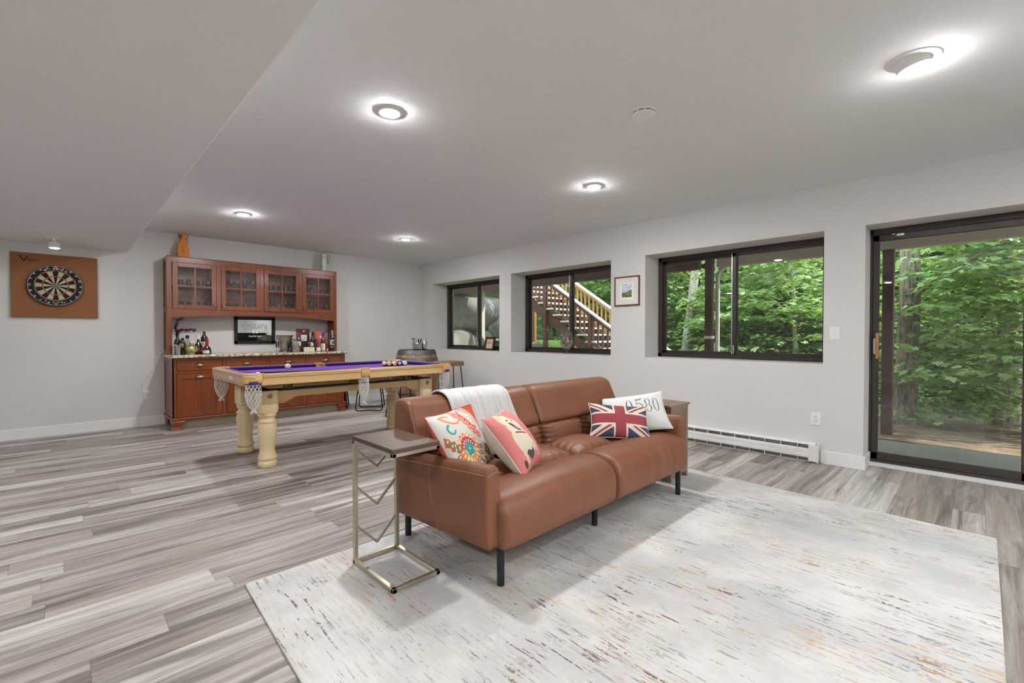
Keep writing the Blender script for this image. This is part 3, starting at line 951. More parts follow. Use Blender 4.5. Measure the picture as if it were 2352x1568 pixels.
def throwpt(u, v, off):
    k = v * (len(OP) - 1); i = min(int(k), len(OP) - 2); f = k - i
    y, z = lerp(OP[i][0], OP[i + 1][0], f), lerp(OP[i][1], OP[i + 1][1], f)
    ty, tz = OP[i + 1][0] - OP[i][0], OP[i + 1][1] - OP[i][1]; L = math.hypot(ty, tz)
    ny, nz = -tz / L, ty / L
    if ny * (y - 2.15) + nz * (z - .5) < 0: ny, nz = -ny, -nz
    wv = .0012 * math.sin(u * 17 + v * 3) + .0010 * math.sin(u * 31 - v * 5)
    d = off + .006 + wv * smooth01(v * 2)
    x = lerp(1.545 + .03 * v, 2.005 + .03 * v, u) + .006 * math.sin(v * 9)
    return (x, y + ny * d, z + nz * d)
b = MB()
b.grid(lambda u, v: throwpt(u, v, .010), 40, 66)
b.grid(lambda u, v: throwpt(1 - u, v, 0.0), 40, 66)
for u_ in (0, 1):
    b.tube([throwpt(u_, j / 40, .005) for j in range(41)], .0055, 6)
for v_ in (0, 1):
    b.tube([throwpt(j / 20, v_, .005) for j in range(21)], .0055, 6)
tag(b.build('throw_blanket', M['throw'], angle=180), 'white woven throw blanket draped over the sofa back', 'blanket')

# ------------------------------------------------------------------ cushions
M['cushion_print'] = painted('cushion_print', .85, bump=.25)
def cushion(label, c, X, Z, w_, h_, T, cv, backcol, pipecol, group, pipe=.0035, clampy=True):
    c, X, Z = Vector(c), Vector(X).normalized(), Vector(Z).normalized()
    Z = (Z - X * Z.dot(X)).normalized(); Nn = X.cross(Z)          # towards the viewer
    if Nn.z < 0: Nn = -Nn
    t = thing('cushion', label, 'cushion', tuple(c - Z * h_ * .5), group)
    rr = random.Random(int(c.x * 1000)); ph = [rr.random() * 6 for _ in range(4)]
    def base(u, v, side):
        a_, b_ = 2 * u - 1, 2 * v - 1
        sx = a_ * (1 - .085 * (1 - b_ * b_) * abs(a_) ** 2); sz = b_ * (1 - .085 * (1 - a_ * a_) * abs(b_) ** 2)
        th = T * (max(0, 1 - abs(a_) ** 2.2) * max(0, 1 - abs(b_) ** 2.2)) ** .5
        ed = (1 - abs(a_) ** 8) * (1 - abs(b_) ** 8)
        th += ed * .003 * (math.sin(5 * a_ + 7 * b_ + ph[0]) + math.sin(9 * a_ - 4 * b_ + ph[1])) * smooth01((abs(a_ * b_)) * 2)
        p_ = c + X * (sx * w_ / 2) + Z * (sz * h_ / 2) + Nn * (th * side * .5)
        if clampy:
            yb = 1.98 + max(0, min(1, (p_.z - .55) / .235)) * .10 - .022
            if p_.y > yb: p_.y = yb - .004 * (1 - side)
        return tuple(p_)
    b_, cols = cv.sheet(lambda u, v: base(u, v, 1))
    b_.build('cover', M['cushion_print'], t, colors=cols, angle=180)
    bb = MB(); bb.grid(lambda u, v: base(1 - u, v, -1), 40, 40)
    bb.build('back_panel', plain('cushion_back', backcol, .85, bump=.2, bscale=300), t, angle=180)
    per = [(i / 24, 0) for i in range(24)] + [(1, i / 24) for i in range(24)] + [(1 - i / 24, 1) for i in range(24)] + [(0, 1 - i / 24) for i in range(24)]
    pb = MB(); pb.tube([base(u, v, 1) for u, v in per], pipe, 6, closed=True)
    pb.build('piping', plain('piping', pipecol, .8), t)
    return t
CG = 'cushions on the leather sofa'
# flag cushion
cv = Canvas(300, 190, '#3c3f59')
CR, RD = '#e6d8c2', '#8f3a44'
asp = cv.asp
def fl(x, y): return (x, y)
for (p0, p1) in [((0, 0), (1, 1)), ((0, 1), (1, 0))]:
    cv.line([p0, p1], .20, CR)
for (p0, p1, dx) in [((0, 1), (.5, .5), (.0, -.028)), ((1, 0), (.5, .5), (0, .028)), ((0, 0), (.5, .5), (0, -.028)), ((1, 1), (.5, .5), (0, .028))]:
    q0 = (p0[0] + dx[0], p0[1] + dx[1]); q1 = (p1[0] + dx[0], p1[1] + dx[1])
    cv.line([q0, q1], .058, RD)
cv.rect(.385, 0, .615, 1, CR); cv.rect(0, .31, 1, .69, CR)
cv.rect(.412, 0, .588, 1, RD); cv.rect(0, .365, 1, .635, RD)
cushion('small rectangular cushion with a faded red white and blue flag', (2.785, 1.757, .527), (.69, -.72, -.056), (.47, .386, .793), .42, .265, .115, cv, '#d9cfbf', '#e6ddcd', CG)
# number cushion
cv = Canvas(300, 200, '#dcdcda')
GY = '#66655f'
def digit0(cx, cy, rx=.050, ry=.185):
    cv.ell(cx, cy, rx * cv.asp, ry, GY); cv.ell(cx, cy, (rx - .021) * cv.asp, ry - .010, '#dcdcda')
digit0(.845, .60)
cv.ell(.715, .685, .042 * cv.asp, .098, GY); cv.ell(.715, .685, .026 * cv.asp, .088, '#dcdcda')
cv.ell(.715, .510, .052 * cv.asp, .100, GY); cv.ell(.715, .510, .032 * cv.asp, .089, '#dcdcda')
cv.line([(.545, .775), (.575, .762), (.605, .768), (.628, .79)], .03, GY); cv.line([(.548, .77), (.54, .64)], .012, GY)
cv.line([(x, y) for x, y in [(.54, .64), (.57, .66), (.605, .64), (.625, .59), (.62, .50), (.59, .44), (.55, .43), (.525, .46)]], .02, GY, .03)
digit0(.43, .60)
cushion('white rectangular cushion printed with large grey numbers', (3.02, 1.772, .556), (.643, -.753, .144), (.41, .496, .765), .48, .317, .115, cv, '#dadad8', '#e4e4e2', CG, pipe=.002)
# floral embroidered cushion
cv = Canvas(330, 330, '#e0ddd5')
def petal(cx, cy, ang, r0, r1, wd, col, edge=None, core=None):
    a_ = math.radians(ang); d = (math.cos(a_), math.sin(a_)); m = (r0 + r1) / 2
    if edge: cv.ell(cx + d[0] * m, cy + d[1] * m, (r1 - r0) / 2 + .008, wd + .008, edge, a_)
    cv.ell(cx + d[0] * m, cy + d[1] * m, (r1 - r0) / 2, wd, col, a_)
    if core: cv.ell(cx + d[0] * m, cy + d[1] * m, (r1 - r0) / 4, wd * .42, core, a_)
ORG, YEL, MAG, TEAL, OLV, COR, RED = '#e08a50', '#ecd07c', '#b3214c', '#3f9a94', '#7d7345', '#e58a74', '#c8452f'
fx, fy = .40, .36
for k in range(9): petal(fx, fy, 190 + k * 20, .17, .285, .03, OLV, None, '#e9c6bb')
for k in range(16): petal(fx, fy, k * 22.5, .10, .205, .024, YEL if (k // 2) % 2 else ORG, ORG, '#f6f1e2')
for k in range(7): petal(fx, fy, 20 + k * 22, .06, .15, .022, MAG, MAG, '#f4e6e6')
for k in range(5): cv.ell(fx + .052 * math.cos(math.radians(90 + 72 * k)), fy + .052 * math.sin(math.radians(90 + 72 * k)), .042, .042, TEAL)
cv.ell(fx, fy, .045, .045, TEAL); cv.ell(fx, fy, .012, .012, '#f2efe6')
cv.poly([(.10, .62), (.15, .57), (.16, .53), (.21, .52), (.215, .47), (.27, .46), (.30, .40), (.24, .36), (.17, .37), (.165, .40), (.11, .42), (.115, .47), (.07, .50)], RED)
cv.poly([(.105, .60), (.145, .56), (.155, .52), (.205, .51), (.21, .46), (.26, .45), (.285, .405), (.24, .375), (.18, .38), (.17, .41), (.12, .43), (.125, .475), (.085, .505)], OLV)
for q_ in [(.12, .55), (.15, .48), (.19, .47), (.17, .42), (.23, .41), (.24, .43)]: cv.ell(*q_, .018, .009, '#efe6cd', .9)
cv.line(arc(.27, .665, .062, 100, 330, 14), .034, TEAL, .022)
cv.line([(.22, .86), (.27, .79), (.35, .73), (.45, .71), (.53, .75)], .034, ORG, .02); cv.line([(.22, .86), (.30, .87), (.37, .85)], .026, ORG)
for k, (x, y, r_) in enumerate([(.52, .84, .07), (.58, .78, .075), (.62, .70, .075), (.66, .62, .075), (.71, .54, .07), (.76, .47, .065), (.50, .90, .05)]):
    cv.ell(x, y, r_, r_ * .8, COR, .6); cv.ell(x + .01, y + .01, r_ * .62, r_ * .45, '#f0b497', .6); cv.ell(x + .012, y + .012, r_ * .35, r_ * .22, RED, .6)
cv.poly([(.62, .90), (.74, .88), (.84, .78), (.85, .62), (.80, .55), (.72, .60), (.65, .72), (.60, .82)], MAG)
cv.poly([(.64, .885), (.73, .865), (.825, .77), (.835, .63), (.80, .575), (.73, .62), (.67, .73), (.625, .82)], '#f3efe6')
for k in range(5): cv.line(arc(.70 + .025 * k, .80 - .045 * k, .035, 20, 240, 8), .011, ORG)
cv.line([(.56, .965), (.66, .955), (.78, .91), (.88, .80), (.92, .66)], .035, OLV, .02); cv.line([(.57, .955), (.67, .94), (.78, .89), (.87, .79)], .014, ORG)
cv.poly([(.58, .98), (.50, .95), (.46, .97), (.52, .995)], OLV)
cv.ell(.80, .38, .05, .03, '#d8d4c6', .4); cv.ell(.80, .385, .04, .022, '#f3f0e8', .4)
cv.poly([(.70, .22), (.76, .30), (.83, .34), (.86, .30), (.92, .26), (.88, .18), (.80, .15)], RED); cv.poly([(.715, .222), (.77, .29), (.83, .325), (.855, .29), (.90, .255), (.87, .19), (.80, .165)], OLV)
cv.ell(.81, .24, .035, .02, '#efd9bd', .7)
cv.ell(.93, .36, .03, .07, TEAL)
for k in range(7): petal(.66, .06, 30 + k * 22, .03, .12, .03, [TEAL, YEL, ORG, TEAL, YEL, TEAL, ORG][k], None, None)
cv.ell(.68, .055, .055, .05, MAG); cv.ell(.68, .055, .025, .022, '#7d1230')
for k in range(6): petal(.88, .06, 30 + k * 26, .02, .10, .02, TEAL, None, COR)
cv.line(arc(.84, .19, .06, 20, 150, 8), .02, OLV)
cv.a = np.roll(cv.a, (int(.07 * 330), -int(.06 * 330)), (0, 1))
cushion('cream cushion embroidered with big colourful flowers, on the sofa arm end', (1.512, 1.902, .555), (.90, .433, .016), (-.235, .457, .858), .45, .42, .13, cv, '#d8623e', '#c24a44', CG, pipe=.004)
# pink dog cushion
cv = Canvas(300, 300, '#dc8480')
FW, BK = '#e8dcc4', '#453c40'
cv.ell(.50, .83, .12, .15, FW, .3); cv.ell(.56, .66, .16, .16, FW); cv.ell(.58, .42, .17, .22, FW); cv.ell(.44, .40, .08, .2, FW, .1)
cv.ell(.44, .88, .06, .045, '#d9ccb2'); cv.line([(.52, .93), (.57, .94)], .014, BK)
cv.poly([(.50, .76), (.555, .72), (.60, .62), (.66, .56), (.64, .53), (.58, .57), (.535, .64), (.51, .70)], BK)
cv.ell(.60, .63, .03, .05, '#cdbfae', .6); cv.line([(.55, .66), (.62, .58), (.60, .53)], .012, BK)
cv.ell(.53, .79, .02, .016, BK); cv.ell(.63, .75, .018, .014, BK)
cv.line([(.48, .57), (.72, .49)], .075, '#f0e4d6'); cv.line([(.48, .57), (.72, .49)], .026, '#c0484c')
for x in (.52, .58, .64, .70): cv.poly([(x - .02, .585 - (x - .5) * .33), (x + .015, .575 - (x - .5) * .33), (x, .545 - (x - .5) * .33)], BK)
cv.poly([(.43, .24), (.52, .12), (.62, .15), (.70, .24), (.74, .20), (.72, .30), (.60, .24), (.50, .28)], BK)
cv.line([(.43, .45), (.41, .25), (.42, .06)], .06, FW, .045); cv.ell(.42, .06, .035, .03, FW)
cv.line([(.72, .46), (.80, .28), (.84, .12)], .055, FW, .04); cv.ell(.84, .11, .035, .03, FW)
cv.ell(.72, .24, .05, .05, FW); cv.ell(.34, .13, .03, .06, BK)
for x in (.40, .42, .44, .82, .84, .86, .70, .72, .74): cv.line([(x, .10 if x < .7 or x > .8 else .22), (x, .05 if x < .5 else (.09 if x > .8 else .19))], .006, BK)
cv.a = np.roll(cv.a, -72, 1)
cushion('pink cushion with a seated dog print and white back', (1.756, 1.778, .553), (.88, .475, -.026), (-.287, .574, .767), .38, .375, .185, cv, '#e6e3da', '#ded7ca', CG)
# ------------------------------------------------------------------ C-shaped side table
M['champagne'] = plain('champagne_metal', '#c6beaa', .30, .85, var=.04)
M['darkwood'] = wood('dark_walnut_top', '#47362b', '#6b5546', 'Y', .45, 70, 10)
t = thing('side_table', 'C-shaped side table with dark wood top and champagne metal frame', 'side table', (1.13, 1.95, RZ))
x0, x1, y0, y1 = 1.008, 1.256, 1.762, 2.148
MB().box((x0, y0, .622), (x1, y1, .642), .002).build('tabletop', M['darkwood'], t, smooth=False)
w_ = .020
def rail(name, b): return b.build(name, M['champagne'], t, smooth=False)
b = MB(); zf = .612
b.box((x0, y0, .605), (x1, y0 + w_, .622), .002); b.box((x0, y1 - w_, .605), (x1, y1, .622), .002); b.box((x0, y0, .605), (x0 + w_, y1, .622), .002); b.box((x1 - w_, y0, .605), (x1, y1, .622), .002)
rail('top_frame', b)
b = MB()
b.box((x0, y0, RZ), (x1, y0 + w_, RZ + w_), .002); b.box((x0, y1 - w_, RZ), (x1, y1, RZ + w_), .002); b.box((x0, y0, RZ), (x0 + w_, y1, RZ + w_), .002); b.box((x1 - w_, y0, RZ), (x1, y1, RZ + w_), .002)
rail('base_frame', b)
for xx in (x0, x1 - w_):
    rail('upright', MB().box((xx, y1 - w_, RZ + .018), (xx + w_, y1, .607), .002))
xm, ym = (x0 + x1) / 2, y1 - .011
for ztop, zlow in ((.573, .472), (.388, .278), (.194, .083)):
    b = MB(); b.bar((x0 + w_ - .003, ym, ztop), (xm, ym, zlow), .011); b.bar((xm, ym, zlow), (x1 - w_ + .003, ym, ztop), .011)
    rail('zigzag_brace', b)

# ------------------------------------------------------------------ end table behind the sofa arm
M['greywood'] = wood('weathered_wood', '#7c6656', '#9a8472', 'X', .5, 60, 12)
M['greywood_z'] = wood('weathered_wood_upright', '#77614f', '#92796a', 'Z', .5, 60, 12)
t = thing('end_table', 'weathered brown wood end table beside the right sofa arm', 'end table', (3.42, 1.83, RZ))
ex0, ex1, ey0, ey1, ez = 3.262, 3.575, 1.602, 2.05, .602
MB().box((ex0, ey0, ez - .018), (ex1, ey1, ez), .002).build('tabletop', M['greywood'], t, smooth=False)
for xx in (ex0 + .012, ex1 - .042):
    for yy in (ey0 + .01, ey1 - .045):
        MB().box((xx, yy, RZ), (xx + .03, yy + .035, ez - .018), .002).build('leg', M['greywood_z'], t, smooth=False)
b = MB(); b.box((ex0 + .04, ey0 + .018, .07), (ex1 - .04, ey0 + .03, ez - .02)); b.box((ex1 - .03, ey0 + .04, .07), (ex1 - .02, ey1 - .04, ez - .02)); b.box((ex0 + .02, ey0 + .04, .07), (ex0 + .03, ey1 - .04, ez - .02)); b.box((ex0 + .04, ey1 - .03, .07), (ex1 - .04, ey1 - .02, ez - .02))
b.build('side_panel', M['greywood_z'], t, smooth=False)
for za, zb in ((ez - .045, ez - .018), (.055, .10)):
    MB().box((ex0 + .03, ey0 + .012, za), (ex1 - .03, ey0 + .03, zb)).build('rail', M['greywood'], t, smooth=False)

# ------------------------------------------------------------------ pool table
PX0, PX1, PY0, PY1, PZ = 1.010, 3.050, 4.030, 5.180, .822
PCX, PCY = (PX0 + PX1) / 2, (PY0 + PY1) / 2
M['oak'] = wood('golden_oak', '#cba572', '#dfbd8a', 'X', .32, 55, 16, coat=.3, c3='#b58248')
M['oak_y'] = wood('golden_oak_cross', '#b98f6a', '#cfa883', 'Y', .32, 55, 16, coat=.3)
M['ash'] = wood('pale_ash', '#dfc69a', '#ead9b4', 'Z', .35, 40, 14, coat=.3, c3='#d3b686')
M['dowel'] = wood('dowel_end', '#a96f38', '#bd8448', 'X', .35, 60, 3)
M['cloth'] = plain('purple_cloth', '#6a3d93', .85, var=.05, scale=20, bump=.2, bscale=500)
M['cloth_dark'] = plain('purple_cushion_cloth', '#4a2180', .85, var=.05, scale=20, bump=.2, bscale=500)
M['net'] = plain('white_cord', '#f1f0ea', .8)
M['brass'] = plain('aged_brass', '#8d7a4c', .4, .9, var=.2)
M['slate'] = plain('black_strip', '#1e1b1a', .7)
M['capwood'] = wood('corner_cap_wood', '#cc9a58', '#dcb070', 'X', .3, 40, 6, coat=.4)
pt = thing('pool_table', 'pool table with purple cloth, golden oak rails and turned pale legs', 'pool table', (PCX, PCY, 0))
CH = .128       # corner cut
MC = .043       # half width of a middle cap
def railprof(sg=1):
    # (distance from the outer edge inwards, z): stepped moulding of the rail and apron
    return [(.012, .727), (0, .731), (0, .738), (.010, .745), (.012, .787), (.003, .792), (.001, .800), (.007, .804), (.002, .810), (.006, .820), (.016, PZ), (.075, PZ), (.078, .79), (.078, .755), (.035, .75), (.03, .727)]
def xrail(a, c, side):
    P = [((PY0 + d) if side < 0 else (PY1 - d), z) for d, z in railprof()]
    b = MB(); b.prism(P, a, c, 'X'); return b
for side in (-1, 1):
    for a, c in ((PX0 + CH, PCX - MC), (PCX + MC, PX1 - CH)):
        xrail(a, c, side).build('long_rail', M['oak'], pt, smooth=True, angle=35)
CHY = .062
for sgn, X in ((1, PX0), (-1, PX1)):
    P = [(X + sgn * d, z) for d, z in railprof()]
    b = MB(); b.prism(P, PY0 + CHY, PY1 - CHY, 'Y'); b.build('end_rail', M['oak_y'], pt, angle=35)
# cushions with sloping cloth faces
def cush(pts_outer, pts_inner):
    """outer edge at rail top, nose at the inner edge"""
    b = MB()
    (ox, oy), (px_, py_) = pts_outer; (ix, iy), (jx, jy) = pts_inner
    V = [(ox, oy, PZ + .001), (px_, py_, PZ + .001), (ix, iy, PZ - .004), (jx, jy, PZ - .004), (ix, iy, PZ - .012), (jx, jy, PZ - .012), (lerp(ix, ox, .3), lerp(iy, oy, .3), .789), (lerp(jx, px_, .3), lerp(jy, py_, .3), .789), (ox, oy, .789), (px_, py_, .789)]
    b.add(V, [(0, 1, 3, 2), (2, 3, 5, 4), (4, 5, 7, 6), (6, 7, 9, 8), (0, 2, 4, 6, 8), (1, 9, 7, 5, 3), (0, 8, 9, 1)])
    return b.build('cushion', M['cloth_dark'], pt, smooth=False)
ro, ri = .058, .120
for s_, Y, d in ((-1, PY0, 1), (1, PY1, -1)):
    for a, c in ((PX0 + .135, PCX - .05), (PCX + .05, PX1 - .135)):
        ina = .04 if a < PX0 + .2 else .012; inc = .04 if c > PX1 - .2 else .012
        cush([(a, Y + d * ro), (c, Y + d * ro)], [(a + ina, Y + d * ri), (c - inc, Y + d * ri)])
for X, d in ((PX0, 1), (PX1, -1)):
    cush([(X + d * ro, PY0 + .135), (X + d * ro, PY1 - .135)], [(X + d * ri, PY0 + .175), (X + d * ri, PY1 - .175)])
b = MB(); b.box((PX0 + .06, PY0 + .06, .765), (PX1 - .06, PY1 - .06, .789)); b.build('playing_cloth', M['cloth'], pt, smooth=False)
MB().box((PX0 + .05, PY0 + .05, .740), (PX1 - .05, PY1 - .05, .764)).build('slate_bed', M['slate'], pt, smooth=False)
b = MB()
for k in range(3):
    yy = lerp(PY0 + .16, PY1 - .28, k / 2); b.box((PX0 + .12, yy, .716), (PX1 - .12, yy + .10, .745))
M['pine'] = wood('underframe_wood', '#8a5a34', '#a06c42', 'X', .6)
b.build('underframe', M['pine'], pt, smooth=False)
# corner and middle pocket caps with their nets
def net(c, r, ztop, zbot, ang=0.0):
    prof = [(1.0, 0), (1.06, .12), (1.12, .3), (1.10, .5), (.95, .68), (.66, .85), (.22, .97)]
    def R(t):
        for (r0, t0), (r1, t1) in zip(prof, prof[1:]):
            if t <= t1: return lerp(r0, r1, (t - t0) / (t1 - t0))
        return prof[-1][0]
    b = MB(); nst = 12
    for sg in (1, -1):
        for k in range(nst):
            pts = []
            for j in range(25):
                t_ = j / 24 * .97
                a_ = 2 * PI * k / nst + sg * t_ * 2.1 + .16 * math.sin(j * 2.6) * sg
                rr = r * R(t_)
                pts.append((c[0] + rr * math.cos(a_), c[1] + rr * math.sin(a_) * .8, lerp(ztop, zbot, t_)))
            b.tube(pts, .0027, 4, caps=False)
    for k in range(9):
        a_ = 2 * PI * k / 9; z0 = lerp(ztop, zbot, .94)
        b.tube([(c[0], c[1], z0), (c[0] + .012 * math.cos(a_), c[1] + .012 * math.sin(a_), z0 - .012), (c[0] + .026 * math.cos(a_ + .3), c[1] + .02 * math.sin(a_), z0 - .032 - .006 * (k % 3))], .0035, 5)
    return b
def cornercap(cx, cy, dx, dy):
    """rounded cap across a cut corner; dx,dy point outwards"""
    A = Vector((cx - dx * CH, cy, 0)); B = Vector((cx, cy - dy * CHY, 0))
    n_ = 10; outer = []; inner = []
    Cc = Vector((cx - dx * .005, cy - dy * .002, 0))
    for i in range(n_ + 1):
        u = i / n_
        q_ = A * (1 - u) ** 2 + Cc * 2 * u * (1 - u) + B * u ** 2
        outer.append(q_); inner.append(q_ + Vector((-dx * .028, -dy * .036, 0)))
    vs = []; fs = []
    Z = [(.752, 0), (.752, 1), (.826, 1), (.830, .55), (.826, 0)]
    for i in range(n_ + 1):
        for z, k in [(.750, 1.0), (.820, 1.0), (.828, .8), (.830, .4), (.824, 0.0), (.750, 0.0)]:
            q_ = inner[i] * (1 - k) + outer[i] * k
            vs.append((q_.x, q_.y, z))
    for i in range(n_):
        for j in range(6):
            l = (j + 1) % 6
            fs.append((i * 6 + j, i * 6 + l, (i + 1) * 6 + l, (i + 1) * 6 + j))
    fs.append(tuple(range(6))); fs.append(tuple(n_ * 6 + j for j in range(6)))
    b = MB(); b.add(vs, fs)
    cap = b.build('corner_cap', M['capwood'], pt, angle=45)
    cap['_o'] = pt['_o']
    b = MB(); b.tube([(outer[i].x + dx * .0015, outer[i].y + dy * .0015, .807 - (.006 if i in (2, 8) else 0)) for i in range(2, 9)], .0026, 5)
    b.build('staple', M['net'], cap)
    pc = (cx - dx * .078, cy - dy * .055)
    net(pc, .052, .752, .525).build('pocket_net', M['net'], pt, angle=180)
    MB().lathe([(.058, .742), (.060, .752), (.056, .765), (.050, .760)], 20, (pc[0], pc[1], 0)).build('pocket_leather', M['cloth_dark'], pt)
for cx, dx in ((PX0, -1), (PX1, 1)):
    for cy_, dy in ((PY0, -1), (PY1, 1)):
        cornercap(cx, cy_, dx, dy)
for Y, d in ((PY0, -1), (PY1, 1)):
    b = MB()
    b.box((PCX - MC, Y - d * .035, .753), (PCX + MC, Y + d * .006, .808), .006, 2); b.box((PCX - MC, Y - d * .05, .805), (PCX + MC, Y - d * .002, .828), .006, 2)
    cap = b.build('middle_cap', M['capwood'], pt); cap['_o'] = pt['_o']
    b = MB(); b.tube([(PCX - .036, Y + d * .008, .792), (PCX - .034, Y + d * .008, .80), (PCX + .034, Y + d * .008, .80), (PCX + .036, Y + d * .008, .792)], .0024, 5)
    b.build('staple', M['net'], cap)
    net((PCX - .004, Y - d * .035), .042, .755, .50).build('pocket_net', M['net'], pt, angle=180)
# nameplate on the left end rail
MB().box((PX0 + .008, 4.43, .757), (PX0 + .0125, 4.525, .785), .001).build('nameplate', plain('ivory_plate', '#e9e3cf', .4), pt)
# legs, square blocks over turned shafts
LX = (1.245, 2.832); LY = (4.282, 4.945)
turn = [(.0001, 0), (.060, 0), (.071, .012), (.0755, .030), (.073, .048), (.064, .060), (.066, .064), (.073, .074), (.0755, .085), (.073, .094), (.066, .112), (.061, .135), (.0585, .155), (.060, .19), (.0665, .24), (.0735, .29), (.0765, .325), (.0755, .355), (.070, .376), (.068, .382), (.074, .388), (.075, .399), (.072, .407), (.064, .412), (.0625, .418), (.060, .426), (.066, .438), (.073, .447), (.0745, .455), (.071, .462), (.062, .466)]
for lx in LX:
    for ly in LY:
        b = MB(); b.lathe(turn, 40, (lx, ly, 0)); leg = b.build('leg', M['ash'], pt, angle=50); leg['_o'] = pt['_o']
        h = .075; cc = .018
        oct_ = [(-h + cc, -h), (h - cc, -h), (h, -h + cc), (h, h - cc), (h - cc, h), (-h + cc, h), (-h, h - cc), (-h, -h + cc)]
        b = MB()
        vs = []; fs = []
        for z, k in ((.464, .86), (.478, .95), (.50, 1.0), (.655, 1.0), (.662, .97)):
            for (u, v) in oct_: vs.append((lx + u * k, ly + v * k, z))
        for i in range(4):
            for j in range(8):
                l = (j + 1) % 8; fs.append((i * 8 + j, i * 8 + l, i * 8 + 8 + l, i * 8 + 8 + j))
        fs.append(tuple(range(8))); fs.append(tuple(32 + j for j in range(8)))
        b.add(vs, fs); b.build('leg_block', M['ash'], pt, smooth=False)
        b = MB(); dy = -1 if ly < PCY else 1
        b.lathe([(.021, 0), (.021, .004), (.018, .006), (.0001, .0062)], 24, (lx + .002, ly + dy * (h - .002), .618), 'Y')
        if dy > 0:
            b.v = [(v[0], 2 * (ly + dy * (h - .002)) - v[1], v[2]) for v in b.v]
        b.build('dowel', M['dowel'], pt)
# side and end beams with shaped ends
def beam(a, c, fixed, axis):
    L = c - a
    pts = []
    top = .650
    pts += [(a, .545), (a + .055, .543), (a + .075, .548), (a + .10, .562), (a + .125, .572), (a + .14, .586), (a + .175, .592)]
    pts += [(c - .175, .592), (c - .14, .586), (c - .125, .572), (c - .10, .562), (c - .075, .548), (c - .055, .543), (c, .545), (c, top), (a, top)]
    b = MB(); b.prism(pts, fixed - .02, fixed + .02, 'Y' if axis == 'X' else 'X'); return b
for ly in LY:
    beam(LX[0] + .074, LX[1] - .074, ly, 'X').build('side_beam', M['oak'], pt, smooth=False)
    MB().box((LX[0] - .07, ly - .032, .655), (LX[1] + .07, ly + .032, .668)).build('beam_strip', M['slate'], pt, smooth=False)
for lx in LX:
    b = MB()
    pts = [(LY[0] + .074, .56), (LY[0] + .15, .56), (LY[0] + .19, .59), (LY[1] - .19, .59), (LY[1] - .15, .56), (LY[1] - .074, .56), (LY[1] - .074, .65), (LY[0] + .074, .65)]
    b.prism(pts, lx - .02, lx + .02, 'X'); b.build('end_beam', M['oak_y'], pt, smooth=False)
    MB().box((lx - .032, LY[0], .655), (lx + .032, LY[1], .667)).build('beam_strip', M['slate'], pt, smooth=False)
for xx in (1.42, 2.03, 2.62):
    for ly in LY:
        b = MB(); b.box((xx - .035, ly - .03, .668), (xx + .035, ly + .03, .674)); b.box((xx - .035, ly - .03, .720), (xx + .035, ly + .03, .728))
        b.box((xx - .033, ly - .026, .67), (xx - .026, ly + .026, .725)); b.box((xx + .026, ly - .026, .67), (xx + .033, ly + .026, .725)); b.bar((xx - .028, ly, .675), (xx + .028, ly, .722), .01); b.lathe([(.012, .672), (.012, .724)], 10, (xx, ly, 0))
        b.build('leveler', M['brass'], pt, smooth=False)

# balls and cues
BR = .0286
BED = .789 + BR
COLS = ['#d9b33c', '#2a3fae', '#b8302c', '#4d2f7c', '#d0692e', '#1f6b45', '#7a2130', '#15171a', '#d9b33c', '#2a3fae', '#b8302c', '#4d2f7c', '#d0692e', '#1f6b45', '#7a2130']
NM = ['yellow', 'blue', 'red', 'purple', 'orange', 'green', 'maroon', 'black', 'yellow striped', 'blue striped', 'red striped', 'purple striped', 'orange striped', 'green striped', 'maroon striped']
M['ball_print'] = painted('ball_gloss', .12, coat=.5)
def pool_ball(c, num, label, view=(-.5, -.86, .12), group='racked pool balls'):
    t = thing('pool_ball', label, 'pool ball', (c[0], c[1], c[2] - BR), group)
    V = Vector(view).normalized(); A = V.orthogonal().normalized(); B = V.cross(A)
    rr = random.Random(num * 7 + 1); axis = Vector((rr.uniform(-1, 1), rr.uniform(-1, 1), rr.uniform(-.3, 1))).normalized()
    seg, ring = 36, 24
    b = MB(); b.ball(c, BR, seg, ring)
    cols = []
    colr = lin(COLS[num - 1]) if num else lin('#ece7d8'); wh = lin('#efe9da')
    for v in b.v:
        n_ = (Vector(v) - Vector(c)).normalized()
        k = colr
        if num > 8 and abs(n_.dot(axis)) > .52: k = wh
        if num and n_.dot(V) > .86: k = wh
        cols.append(k)
    b.build('ball', M['ball_print'], t, colors=np.array(cols, np.float32), angle=180)
    if num:
        tb = MB(); r_ = BR + .0003
        upv = Vector((0, 0, 1)); X_ = upv.cross(V).normalized(); Y_ = V.cross(X_)
        text_mb(tb, str(num), lambda x, y: tuple(Vector(c) + (V * math.sqrt(max(1e-9, r_ * r_ - x * x - y * y)) + X_ * x + Y_ * y)), .011)
        tb.build('number', M['dark'], t, smooth=False, fix=False)
    return t
pool_ball((1.632, 4.93, BED), 0, 'white cue ball alone on the purple cloth', group='loose balls on the pool table')
order = [11, 1, 6, 13, 8, 14, 2, 3, 5, 12, 15, 10, 4, 9, 7]
FX, FY = 2.545, 4.63
k = 0
for i in range(5):
    for j in range(i + 1):
        cx_ = FX + i * BR * 1.735; cy_ = FY + (j - i / 2) * BR * 2.004
        where = {0: 'at the apex of the rack', 4: 'in the back row of the rack'}.get(i, 'inside the rack')
        if j == 0 and 0 < i: where = f'on the near side of the rack'
        if j == i and 0 < i < 4: where = 'on the far side of the rack'
        num = order[k]; k += 1
        pool_ball((cx_, cy_, BED), num, f'{NM[num - 1]} pool ball numbered {num} {where}')
